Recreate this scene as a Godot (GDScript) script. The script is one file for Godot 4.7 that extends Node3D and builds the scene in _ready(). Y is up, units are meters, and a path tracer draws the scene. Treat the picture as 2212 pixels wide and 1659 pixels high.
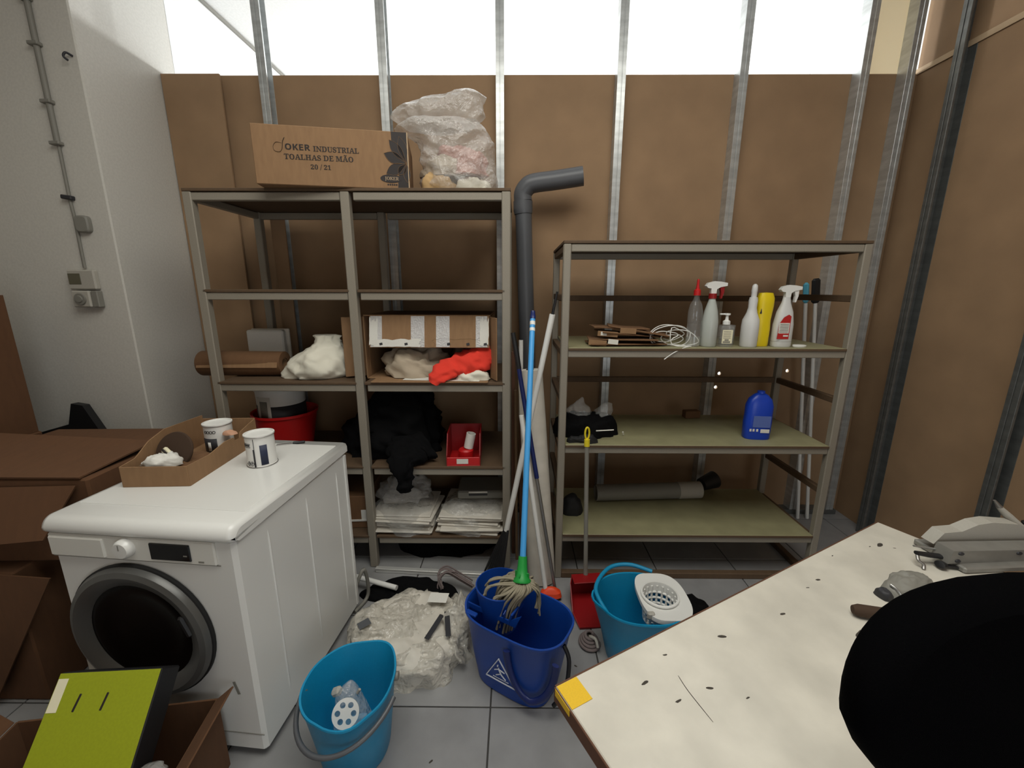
extends Node3D
# A storage corner: two metal shelf units against a plasterboard partition, a washing machine, a table, mops and buckets.

var M := {}
var T := {}
var used := {}
var box_cache := {}

# ------------------------------------------------------------------ naming
func numbered(called: String) -> String:
	if not used.has(called):
		used[called] = 0
		return called
	used[called] += 1
	return "%s_%03d" % [called, used[called]]

func tag(o: Node, label: String, category: String, group := "") -> Node:
	o.set_meta("label", label)
	o.set_meta("category", category)
	if group != "":
		o.set_meta("group", group)
	return o

func thing(called: String, label: String, category: String, at := Vector3.ZERO, turn := 0.0, group := "") -> Node3D:
	var o := Node3D.new()
	o.name = numbered(called)
	add_child(o)
	o.position = at
	o.rotation_degrees.y = turn
	tag(o, label, category, group)
	return o

func struct(called: String, at := Vector3.ZERO) -> Node3D:
	var o := Node3D.new()
	o.name = called
	add_child(o)
	o.position = at
	o.set_meta("kind", "structure")
	return o

func S() -> SurfaceTool:
	var st := SurfaceTool.new()
	st.begin(Mesh.PRIMITIVE_TRIANGLES)
	return st

func part(parent: Node, called: String, st, mat: Material, at := Vector3.ZERO, rot := Vector3.ZERO) -> MeshInstance3D:
	var o := MeshInstance3D.new()
	o.name = called
	if st is SurfaceTool:
		st.generate_normals()
		o.mesh = st.commit()
	else:
		o.mesh = st
	o.material_override = mat
	o.position = at
	o.rotation_degrees = rot
	parent.add_child(o, true)
	return o

# a thing that is one mesh
func single(called: String, label: String, category: String, st, mat: Material, at := Vector3.ZERO, rot := Vector3.ZERO, group := "") -> MeshInstance3D:
	var o := part(self, numbered(called), st, mat, at, rot)
	tag(o, label, category, group)
	return o

# ------------------------------------------------------------------ shapes
func tri(st: SurfaceTool, a: Vector3, b: Vector3, c: Vector3) -> void:
	st.add_vertex(a); st.add_vertex(b); st.add_vertex(c)

func quad(st: SurfaceTool, a: Vector3, b: Vector3, c: Vector3, d: Vector3) -> void:
	tri(st, a, b, c); tri(st, a, c, d)

const FLAT := 0xFFFFFFFF

# chamfered box, added to st
func bx(st: SurfaceTool, size: Vector3, at := Vector3.ZERO, bev := 0.002, b := Basis.IDENTITY) -> void:
	st.set_smooth_group(FLAT)
	var h := size * 0.5
	bev = minf(bev, minf(h.x, minf(h.y, h.z)) * 0.9)
	# for each axis face: 4 points inset by bev on the two other axes
	var pts := {}
	for ax in 3:
		for s in [-1, 1]:
			for i in [-1, 1]:
				for j in [-1, 1]:
					var u := (ax + 1) % 3
					var w := (ax + 2) % 3
					var v := Vector3.ZERO
					v[ax] = s * h[ax]
					v[u] = i * (h[u] - bev)
					v[w] = j * (h[w] - bev)
					pts[[ax, s, i, j]] = at + b * v
	for ax in 3:
		for s in [-1, 1]:
			var a = pts[[ax, s, -1, -1]]; var c = pts[[ax, s, 1, -1]]; var d = pts[[ax, s, 1, 1]]; var e = pts[[ax, s, -1, 1]]
			if s > 0: quad(st, e, d, c, a)
			else: quad(st, a, c, d, e)
	for ax in 3:
		var u := (ax + 1) % 3
		for s in [-1, 1]:
			for t in [-1, 1]:
				# edge between face (ax,s) and face (u,t), running along w
				# in face ax: indices (i on u, j on w); in face u: indices (i on w, j on ax)
				var a = pts[[ax, s, t, -1]]; var c = pts[[ax, s, t, 1]]
				var d = pts[[u, t, 1, s]]; var e = pts[[u, t, -1, s]]
				if s * t > 0: quad(st, a, c, d, e)
				else: quad(st, e, d, c, a)
	for sx in [-1, 1]:
		for sy in [-1, 1]:
			for sz in [-1, 1]:
				var a = pts[[0, sx, sy, sz]]; var c = pts[[1, sy, sz, sx]]; var d = pts[[2, sz, sx, sy]]
				if sx * sy * sz > 0: tri(st, a, d, c)
				else: tri(st, a, c, d)

func box_mesh(size: Vector3, bev := 0.002) -> Mesh:
	var key := [size, bev]
	if not box_cache.has(key):
		var st := S()
		bx(st, size, Vector3.ZERO, bev)
		st.generate_normals()
		box_cache[key] = st.commit()
	return box_cache[key]

# skin over rings of points; every ring goes x -> z around +y
func loft(st: SurfaceTool, rings: Array, cap0 := true, cap1 := true, groups := [], closed := true) -> void:
	var n: int = rings[0].size()
	var last := n if closed else n - 1
	for i in rings.size() - 1:
		st.set_smooth_group(groups[i] if groups.size() > i else 0)
		for j in last:
			var k := (j + 1) % n
			var a: Vector3 = rings[i][j]; var b: Vector3 = rings[i][k]; var c: Vector3 = rings[i + 1][k]; var d: Vector3 = rings[i + 1][j]
			if not a.is_equal_approx(b): tri(st, a, b, c)
			if not c.is_equal_approx(d): tri(st, a, c, d)
	st.set_smooth_group(FLAT)
	for e in [[cap0, 0], [cap1, rings.size() - 1]]:
		if e[0]:
			var r = rings[e[1]]
			var m := Vector3.ZERO
			for p in r: m += p
			m /= n
			for j in n:
				if e[1] == 0: tri(st, m, r[(j + 1) % n], r[j])
				else: tri(st, m, r[j], r[(j + 1) % n])

func profile_groups(prof: Array) -> Array:
	var g := 0
	var out := []
	for i in prof.size() - 1:
		if i > 0:
			var d0: Vector2 = (prof[i] - prof[i - 1]).normalized()
			var d1: Vector2 = (prof[i + 1] - prof[i]).normalized()
			if d0.dot(d1) < 0.8: g += 1
		out.append(g % 30)
	return out

# profile of Vector2(radius, y); sx, sz stretch; e > 2 squares the outline off
func lathe(st: SurfaceTool, prof: Array, n := 28, sx := 1.0, sz := 1.0, e := 2.0, at := Vector3.ZERO, b := Basis.IDENTITY, cap0 := true, cap1 := true) -> void:
	var rings := []
	for p in prof:
		var r := PackedVector3Array()
		for j in n:
			var a := TAU * j / n
			var c := cos(a); var s := sin(a)
			var q := Vector3(signf(c) * pow(absf(c), 2.0 / e) * p.x * sx, p.y, signf(s) * pow(absf(s), 2.0 / e) * p.x * sz)
			r.append(at + b * q)
		rings.append(r)
	loft(st, rings, cap0 and prof[0].x > 0.0005, cap1 and prof[-1].x > 0.0005, profile_groups(prof))

# tube along points; rad is a number or an array
func tube(st: SurfaceTool, pts: Array, rad, n := 10, cap := true, flat := 1.0) -> void:
	var rings := []
	var nrm := Vector3.ZERO
	for i in pts.size():
		var t: Vector3 = (pts[mini(i + 1, pts.size() - 1)] - pts[maxi(i - 1, 0)]).normalized()
		if i == 0:
			nrm = t.cross(Vector3.UP if absf(t.y) < 0.9 else Vector3.RIGHT).normalized()
		else:
			nrm = (nrm - t * nrm.dot(t)).normalized()
		var bi := nrm.cross(t).normalized() * -1.0
		bi = t.cross(nrm).normalized() * -1.0
		var r: float = rad[i] if rad is Array else rad
		var ring := PackedVector3Array()
		for j in n:
			var a := TAU * j / n
			ring.append(pts[i] + nrm * cos(a) * r + bi * sin(a) * r * flat)
		rings.append(ring)
	loft(st, rings, cap, cap)

# smooth path through points
func curve(pts: Array, per := 6) -> Array:
	var out := []
	for i in pts.size() - 1:
		var p0: Vector3 = pts[maxi(i - 1, 0)]; var p1: Vector3 = pts[i]; var p2: Vector3 = pts[i + 1]; var p3: Vector3 = pts[mini(i + 2, pts.size() - 1)]
		for k in per:
			out.append(p1.cubic_interpolate(p2, p0, p3, float(k) / per))
	out.append(pts[-1])
	return out

# polygon in x,y pushed out along z from -depth/2 to depth/2
func prism(st: SurfaceTool, poly: PackedVector2Array, depth: float, at := Vector3.ZERO, b := Basis.IDENTITY) -> void:
	if Geometry2D.is_polygon_clockwise(poly):
		poly = poly.duplicate(); poly.reverse()
	st.set_smooth_group(FLAT)
	var idx := Geometry2D.triangulate_polygon(poly)
	var h := depth * 0.5
	for k in range(0, idx.size(), 3):
		var p := poly[idx[k]]; var q := poly[idx[k + 1]]; var r := poly[idx[k + 2]]
		if (q - p).cross(r - p) > 0.0:
			var w := q; q = r; r = w
		tri(st, at + b * Vector3(p.x, p.y, h), at + b * Vector3(q.x, q.y, h), at + b * Vector3(r.x, r.y, h))
		tri(st, at + b * Vector3(p.x, p.y, -h), at + b * Vector3(r.x, r.y, -h), at + b * Vector3(q.x, q.y, -h))
	for i in poly.size():
		var p := poly[i]; var q := poly[(i + 1) % poly.size()]
		quad(st, at + b * Vector3(p.x, p.y, h), at + b * Vector3(p.x, p.y, -h), at + b * Vector3(q.x, q.y, -h), at + b * Vector3(q.x, q.y, h))

# curved patch on a round wall: a label or band
func arc(st: SurfaceTool, r: float, y0: float, y1: float, a0: float, a1: float, th := 0.0008, n := 12, sx := 1.0, sz := 1.0) -> void:
	st.set_smooth_group(0)
	for i in n:
		var s0 := deg_to_rad(lerpf(a0, a1, float(i) / n)); var s1 := deg_to_rad(lerpf(a0, a1, float(i + 1) / n))
		var p := Vector3(cos(s0) * (r + th) * sx, y0, sin(s0) * (r + th) * sz); var q := Vector3(cos(s1) * (r + th) * sx, y0, sin(s1) * (r + th) * sz)
		var u := Vector3(0, y1 - y0, 0)
		quad(st, p, q, q + u, p + u)
		var pi := Vector3(cos(s0) * (r - 0.001) * sx, y0, sin(s0) * (r - 0.001) * sz); var qi := Vector3(cos(s1) * (r - 0.001) * sx, y0, sin(s1) * (r - 0.001) * sz)
		quad(st, pi, qi, q, p); quad(st, p + u, q + u, qi + u, pi + u)

var nz := FastNoiseLite.new()
func noise3(p: Vector3, seed_: int, freq: float) -> float:
	nz.seed = seed_
	nz.frequency = freq
	nz.noise_type = FastNoiseLite.TYPE_SIMPLEX_SMOOTH
	nz.fractal_type = FastNoiseLite.FRACTAL_NONE
	return nz.get_noise_3dv(p)

func fold(p: Vector3, seed_: int, freq: float) -> float:
	# sharp creases: one minus ridge, in 0..1
	var q := p + Vector3(noise3(p, seed_ + 7, freq * 0.7), noise3(p, seed_ + 8, freq * 0.7), noise3(p, seed_ + 9, freq * 0.7)) * 0.35 / freq
	return 1.0 - absf(noise3(q, seed_, freq)) * 1.6

# heap of cloth or crumpled film: a rounded mound on a flat base
func heap(st: SurfaceTool, rx: float, rz: float, h: float, seed_: int, amp := 0.02, freq := 6.0, e := 2.4, at := Vector3.ZERO, lean := Vector3.ZERO, rows := 22, cols := 44) -> void:
	var rings := []
	for i in rows + 1:
		var v := float(i) / rows
		var ph := v * PI * 0.5
		var rr := pow(cos(ph), 2.0 / e) if i < rows else 0.02
		var yy := pow(sin(ph), 2.0 / e)
		var ring := PackedVector3Array()
		for j in cols:
			var a := TAU * j / cols
			var dir := Vector3(cos(a), 0.0, sin(a))
			var p := Vector3(dir.x * rx * rr, yy * h, dir.z * rz * rr) + lean * yy
			var out := (dir * rr + Vector3.UP * yy).normalized()
			var d := (fold(p + at, seed_, freq) - 0.6) * amp + noise3(p + at, seed_ + 3, freq * 0.45) * amp * 1.4
			d += (fold(p + at, seed_ + 40, freq * 2.1) - 0.6) * amp * 0.4
			var q := p + out * d
			q.y = maxf(q.y, 0.0) if i > 0 else 0.0
			ring.append(at + q)
		rings.append(ring)
	loft(st, rings, true, true)

# stack of cross sections (cx, y, cz, rx, rz) with crumpled surface
func sack(st: SurfaceTool, secs: Array, seed_: int, amp: float, freq: float, cols := 48, per := 5, cap := true) -> void:
	var rings := []
	for i in secs.size() - 1:
		for k in (per if i < secs.size() - 2 else per + 1):
			var t := float(k) / per
			var s = []
			for c in 5:
				s.append(cubic_interpolate(secs[i][c], secs[i + 1][c], secs[maxi(i - 1, 0)][c], secs[mini(i + 2, secs.size() - 1)][c], t))
			var ring := PackedVector3Array()
			for j in cols:
				var a := TAU * j / cols
				var p := Vector3(s[0] + cos(a) * s[3], s[1], s[2] + sin(a) * s[4])
				var d := (fold(p, seed_, freq) - 0.6) * amp + noise3(p, seed_ + 3, freq * 0.5) * amp + (fold(p, seed_ + 40, freq * 2.3) - 0.6) * amp * 0.45
				var lim := minf(1.0, minf(s[3], s[4]) / (amp * 2.0))
				ring.append(p + Vector3(cos(a), 0.25 * noise3(p, seed_ + 5, freq), sin(a)) * d * lim)
			rings.append(ring)
	loft(st, rings, cap, cap)

func letters(parent: Node, called: String, text: String, height: float, mat: Material, at: Vector3, wide: float, font_name := "Droid Serif", weight := 700) -> MeshInstance3D:
	var tm := TextMesh.new()
	var f := SystemFont.new()
	f.font_names = PackedStringArray([font_name])
	f.font_weight = weight
	tm.font = f
	tm.font_size = 64
	tm.pixel_size = 0.001
	tm.depth = 0.0012 / 0.5
	tm.text = text
	var bb := tm.get_aabb()
	var o := part(parent, called, tm, mat, at)
	o.scale = Vector3(wide / bb.size.x, height / 0.047, 0.5)
	return o

# ------------------------------------------------------------------ materials
func noise_texture(seed_: int, freq: float, lo: float, hi: float, size := 512, oct := 4, stretch := Vector2i.ONE) -> ImageTexture:
	var n := FastNoiseLite.new()
	n.seed = seed_
	n.frequency = freq
	n.noise_type = FastNoiseLite.TYPE_SIMPLEX
	n.fractal_octaves = oct
	var im := n.get_seamless_image(size / stretch.x, size / stretch.y)
	im.resize(size, size, Image.INTERPOLATE_CUBIC)
	im.convert(Image.FORMAT_RGB8)
	for y in size:
		for x in size:
			var v := lerpf(lo, hi, im.get_pixel(x, y).r)
			im.set_pixel(x, y, Color(v, v, v))
	im.generate_mipmaps()
	return ImageTexture.create_from_image(im)

func bump_texture(seed_: int, freq: float, strength: float, size := 512, oct := 3, ridged := false) -> ImageTexture:
	var n := FastNoiseLite.new()
	n.seed = seed_
	n.frequency = freq
	n.noise_type = FastNoiseLite.TYPE_SIMPLEX
	n.fractal_octaves = oct
	if ridged: n.fractal_type = FastNoiseLite.FRACTAL_RIDGED
	var im := n.get_seamless_image(size, size)
	im.convert(Image.FORMAT_RGBA8)
	im.bump_map_to_normal_map(strength)
	return ImageTexture.create_from_image(im)

func mk(key: String, col: Color, rough := 0.6, metal := 0.0, tex := "", scale := 1.0, bump := "", bump_amt := 0.3) -> StandardMaterial3D:
	var m := StandardMaterial3D.new()
	m.albedo_color = col
	m.roughness = rough
	m.metallic = metal
	if tex != "":
		m.albedo_texture = T[tex]
	if bump != "":
		m.normal_enabled = true
		m.normal_texture = T[bump]
		m.normal_scale = bump_amt
	if tex != "" or bump != "":
		m.uv1_triplanar = true
		m.uv1_world_triplanar = false
		m.uv1_scale = Vector3.ONE * scale
	m.cull_mode = BaseMaterial3D.CULL_DISABLED
	M[key] = m
	return m

func rgb(r: int, g: int, b: int, a := 255) -> Color:
	return Color8(r, g, b, a)

func film(key: String, col: Color, rough := 0.15, bump_amt := 0.6, scale := 3.0) -> StandardMaterial3D:
	var m := mk(key, col, rough, 0.0, "", scale, "crinkle", bump_amt)
	m.transparency = BaseMaterial3D.TRANSPARENCY_ALPHA
	return m

func make_materials() -> void:
	T.grain = noise_texture(1, 0.09, 0.955, 1.0, 512, 3)
	T.blotch = noise_texture(2, 0.008, 0.92, 1.0, 512, 5)
	T.kraft = noise_texture(3, 0.03, 0.93, 1.0, 512, 5, Vector2i(1, 4))
	T.zinc = noise_texture(4, 0.02, 0.86, 1.0, 512, 4, Vector2i(4, 1))
	T.smudge = noise_texture(5, 0.012, 0.55, 1.02, 512, 5)
	T.crinkle = bump_texture(6, 0.018, 9.0, 512, 4, true)
	T.weave = bump_texture(7, 0.12, 3.0, 512, 2)
	T.soft = bump_texture(8, 0.02, 4.0, 512, 3)
	mk("board", rgb(158, 128, 97), 0.85, 0.0, "blotch", 0.7)
	mk("sheet", rgb(236, 224, 200), 0.7)
	M.sheet.backlight_enabled = true
	M.sheet.backlight = Color(0.8, 0.77, 0.7)
	mk("board_edge", rgb(196, 170, 138), 0.85, 0.0, "grain", 4.0)
	mk("plaster", rgb(205, 202, 194), 0.8, 0.0, "grain", 1.2, "soft", 0.08)
	mk("white_paint", rgb(235, 236, 234), 0.8, 0.0, "grain", 1.0)
	mk("zinc", rgb(208, 211, 210), 0.32, 0.55, "zinc", 2.0)
	mk("zinc_dark", rgb(120, 122, 120), 0.45, 0.6, "zinc", 2.0)
	mk("tile", rgb(150, 150, 150), 0.28, 0.0, "blotch", 1.1)
	mk("tile2", rgb(145, 145, 146), 0.3, 0.0, "blotch", 1.3)
	mk("grout", rgb(62, 60, 58), 0.9, 0.0, "grain", 4.0)
	mk("frame", rgb(146, 139, 126), 0.5, 0.1, "grain", 3.0)
	mk("plywood", rgb(92, 72, 52), 0.75, 0.0, "kraft", 2.0)
	mk("laminate", rgb(150, 146, 112), 0.5, 0.0, "blotch", 1.4)
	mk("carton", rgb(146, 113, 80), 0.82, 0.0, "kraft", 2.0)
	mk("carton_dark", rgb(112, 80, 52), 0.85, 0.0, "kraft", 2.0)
	mk("ink", rgb(34, 26, 24), 0.6)
	mk("enamel", rgb(222, 222, 218), 0.25)
	mk("enamel_panel", rgb(218, 217, 210), 0.35)
	mk("black_gloss", rgb(8, 8, 10), 0.12)
	mk("black_plastic", rgb(22, 22, 24), 0.5)
	mk("black_rubber", rgb(15, 15, 16), 0.75)
	mk("black_cloth", rgb(15, 15, 16), 0.95, 0.0, "", 6.0, "weave", 0.5)
	M.black_cloth.metallic_specular = 0.2
	mk("chair_black", rgb(5, 5, 6), 0.95, 0.0, "", 6.0, "weave", 0.5)
	M.chair_black.metallic_specular = 0.1
	mk("carton_shaded", rgb(98, 66, 41), 0.9, 0.0, "kraft", 2.0)  # redder carton brown, darkened to hold the shade of the left corner
	mk("chrome", rgb(170, 170, 168), 0.3, 0.7)
	mk("aluminium", rgb(226, 226, 222), 0.3, 0.5)
	mk("door_ring", rgb(92, 92, 90), 0.35, 0.35)
	mk("steel", rgb(150, 148, 145), 0.35, 0.8)
	mk("cyan", rgb(18, 140, 186), 0.38, 0.0, "grain", 2.0)
	mk("cyan_pale", rgb(96, 184, 214), 0.4)
	mk("blue", rgb(15, 64, 150), 0.4, 0.0, "grain", 2.0)
	mk("navy", rgb(18, 34, 92), 0.4)
	mk("sky_handle", rgb(70, 160, 226), 0.4)
	mk("green", rgb(30, 150, 62), 0.45)
	mk("white_plastic", rgb(226, 226, 222), 0.42)
	mk("white_print", rgb(215, 218, 225), 0.6)
	mk("red", rgb(190, 24, 26), 0.45)
	mk("red_dark", rgb(138, 16, 20), 0.45)
	mk("orange", rgb(226, 70, 30), 0.5)
	mk("red_cloth", rgb(222, 58, 42), 0.95, 0.0, "", 6.0, "weave", 0.5)
	mk("white_cloth", rgb(222, 218, 202), 0.95, 0.0, "", 6.0, "weave", 0.4)
	mk("beige_cloth", rgb(172, 158, 138), 0.95, 0.0, "", 6.0, "weave", 0.4)
	mk("pink_cloth", rgb(176, 128, 116), 0.95, 0.0, "", 6.0, "weave", 0.4)
	mk("tan_cloth", rgb(190, 158, 112), 0.95, 0.0, "", 6.0, "weave", 0.4)
	mk("mop_yarn", rgb(150, 142, 122), 0.95, 0.0, "grain", 8.0)
	mk("yarn_grey", rgb(120, 108, 106), 0.95, 0.0, "grain", 8.0)
	mk("pipe_grey", rgb(84, 86, 90), 0.4)
	mk("foam_white", rgb(214, 208, 196), 0.7, 0.0, "blotch", 2.0)
	mk("paper", rgb(222, 220, 212), 0.8, 0.0, "grain", 3.0)
	mk("wood", rgb(122, 96, 68), 0.7, 0.0, "kraft", 3.0)
	mk("wood_edge", rgb(96, 62, 42), 0.7, 0.0, "kraft", 3.0)
	mk("table_white", rgb(216, 211, 198), 0.33, 0.0, "smudge", 0.9)
	M.table_white.albedo_texture = noise_texture(15, 0.01, 0.9, 1.0, 512, 5)
	mk("scuff", rgb(60, 54, 46), 0.8)
	mk("yellow", rgb(232, 188, 30), 0.6, 0.0, "grain", 4.0)
	mk("yellow_bottle", rgb(222, 196, 20), 0.4)
	mk("yellow_grip", rgb(226, 206, 40), 0.45)
	mk("grey_plastic", rgb(128, 126, 118), 0.55)
	mk("grey_light", rgb(176, 172, 162), 0.55, 0.0, "grain", 3.0)
	mk("grey_metal", rgb(140, 138, 132), 0.5, 0.3, "blotch", 3.0)
	mk("label_dark", rgb(44, 44, 48), 0.6)
	mk("label_navy", rgb(30, 38, 66), 0.6)
	mk("label_pale", rgb(226, 220, 190), 0.6)
	mk("label_red", rgb(176, 28, 26), 0.6)
	mk("label_blue", rgb(84, 104, 168), 0.6)
	mk("lime", rgb(150, 160, 22), 0.55, 0.0, "grain", 2.0)
	mk("bottle_milk", rgb(206, 206, 204), 0.35)
	mk("bottle_blue", rgb(18, 62, 178), 0.35)
	mk("lcd", rgb(92, 88, 70), 0.3)
	mk("cork", rgb(196, 150, 122), 0.85, 0.0, "grain", 6.0)
	mk("disc_brown", rgb(66, 48, 34), 0.9, 0.0, "grain", 8.0)
	film("film_clear", Color(0.93, 0.94, 0.93, 0.16), 0.12, 0.9, 2.0)
	film("film_milky", Color(0.93, 0.92, 0.9, 0.27), 0.2, 0.9, 1.6)
	film("film_gloss", Color(0.86, 0.84, 0.79, 0.5), 0.1, 1.2, 0.9)
	film("film_tape", Color(0.95, 0.95, 0.95, 0.45), 0.12, 0.5, 4.0)
	var g := mk("clear_plastic", Color(0.9, 0.92, 0.92, 0.08), 0.06)
	g.transparency = BaseMaterial3D.TRANSPARENCY_ALPHA
	g = mk("bottle_grey", Color(0.78, 0.8, 0.78, 0.72), 0.3)
	g.transparency = BaseMaterial3D.TRANSPARENCY_ALPHA
	g = mk("door_glass", Color(0.02, 0.02, 0.022, 1.0), 0.3)
	g.metallic_specular = 0.25
	var lum := mk("daylight_pane", rgb(235, 240, 245), 0.5)
	lum.emission_enabled = true
	lum.emission = Color(0.95, 0.98, 1.0)
	lum.emission_energy_multiplier = 1.2
	lum = mk("lamp_panel", rgb(240, 240, 236), 0.5)
	lum.emission_enabled = true
	lum.emission = Color(1.0, 0.98, 0.94)
	lum.emission_energy_multiplier = 1.2

# ------------------------------------------------------------------ scene
func _ready() -> void:
	# camera, a wide lens held at eye height, tipped down
	var cam := Camera3D.new()
	cam.name = "camera"
	add_child(cam)
	cam.position = Vector3(0, 1.55, 0)
	cam.rotation_degrees = Vector3(-12.81, 0.465, 0.105)
	cam.fov = rad_to_deg(2.0 * atan(829.5 / 898.5))
	cam.near = 0.02
	cam.current = true
	var we := WorldEnvironment.new()
	we.name = "world_environment"
	var env := Environment.new()
	env.background_mode = Environment.BG_COLOR
	env.background_color = Color(0.02, 0.02, 0.02)
	env.tonemap_mode = Environment.TONE_MAPPER_LINEAR
	env.tonemap_exposure = 1.14
	env.sdfgi_enabled = true
	env.ssao_enabled = true
	env.ssil_enabled = true
	we.environment = env
	add_child(we)
	# daylight from the shop front of the hall behind the partition
	var win := AreaLight3D.new()
	win.name = "hall_window_light"
	win.area_size = Vector2(4.0, 2.2)
	win.light_energy = 4.0
	win.light_color = Color(0.95, 0.98, 1.0)
	win.area_range = 20.0
	win.shadow_enabled = true
	add_child(win)
	win.position = Vector3(0.1, 1.45, -6.9)
	win.rotation_degrees = Vector3(0, 180, 0)
	# soft overhead light added to brighten this room, out of the frame
	var top := AreaLight3D.new()
	top.name = "added_ceiling_light"
	top.area_size = Vector2(2.4, 1.6)
	top.light_energy = 3.9
	top.light_color = Color(0.985, 0.985, 0.955)
	top.area_range = 20.0
	top.shadow_enabled = true
	add_child(top)
	top.position = Vector3(0.05, 3.32, -0.65)
	top.rotation_degrees = Vector3(-90, 0, 0)

	# daylight through the glazed door behind the camera
	var dl := AreaLight3D.new()
	dl.name = "door_light"
	dl.area_size = Vector2(1.3, 1.9)
	dl.light_energy = 0.55
	dl.light_color = Color(0.97, 0.985, 1.0)
	dl.area_range = 20.0
	dl.shadow_enabled = true
	add_child(dl)
	dl.position = Vector3(0.8, 1.1, 1.5)
	# two tube lamps hang in the hall, just lower than the partition's top
	for x in [-0.4, 1.4]:
		var hl := OmniLight3D.new()
		hl.name = "hall_tube_light"
		hl.light_energy = 1.8
		hl.light_size = 0.08
		hl.light_color = Color(0.98, 0.99, 1.0)
		hl.omni_range = 20.0
		hl.omni_attenuation = 2.0
		hl.shadow_enabled = true
		add_child(hl, true)
		hl.position = Vector3(x, 2.7, -4.2)

	make_materials()
	build_room()
	build_left_shelf()
	build_right_shelf()
	build_machine()
	build_table()
	build_chair()
	build_top_shelf_things()
	build_left_shelf_things()
	build_right_shelf_things()
	build_poles()
	build_buckets()
	build_floor_things()
	build_machine_things()
	build_left_corner()
	build_table_things()
	build_wall_things()

# ------------------------------------------------------------------ setting
const CEIL := 3.39
const ZB := -2.77      # boards of the partition
const XR := 2.32       # boards of the right wall

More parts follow.
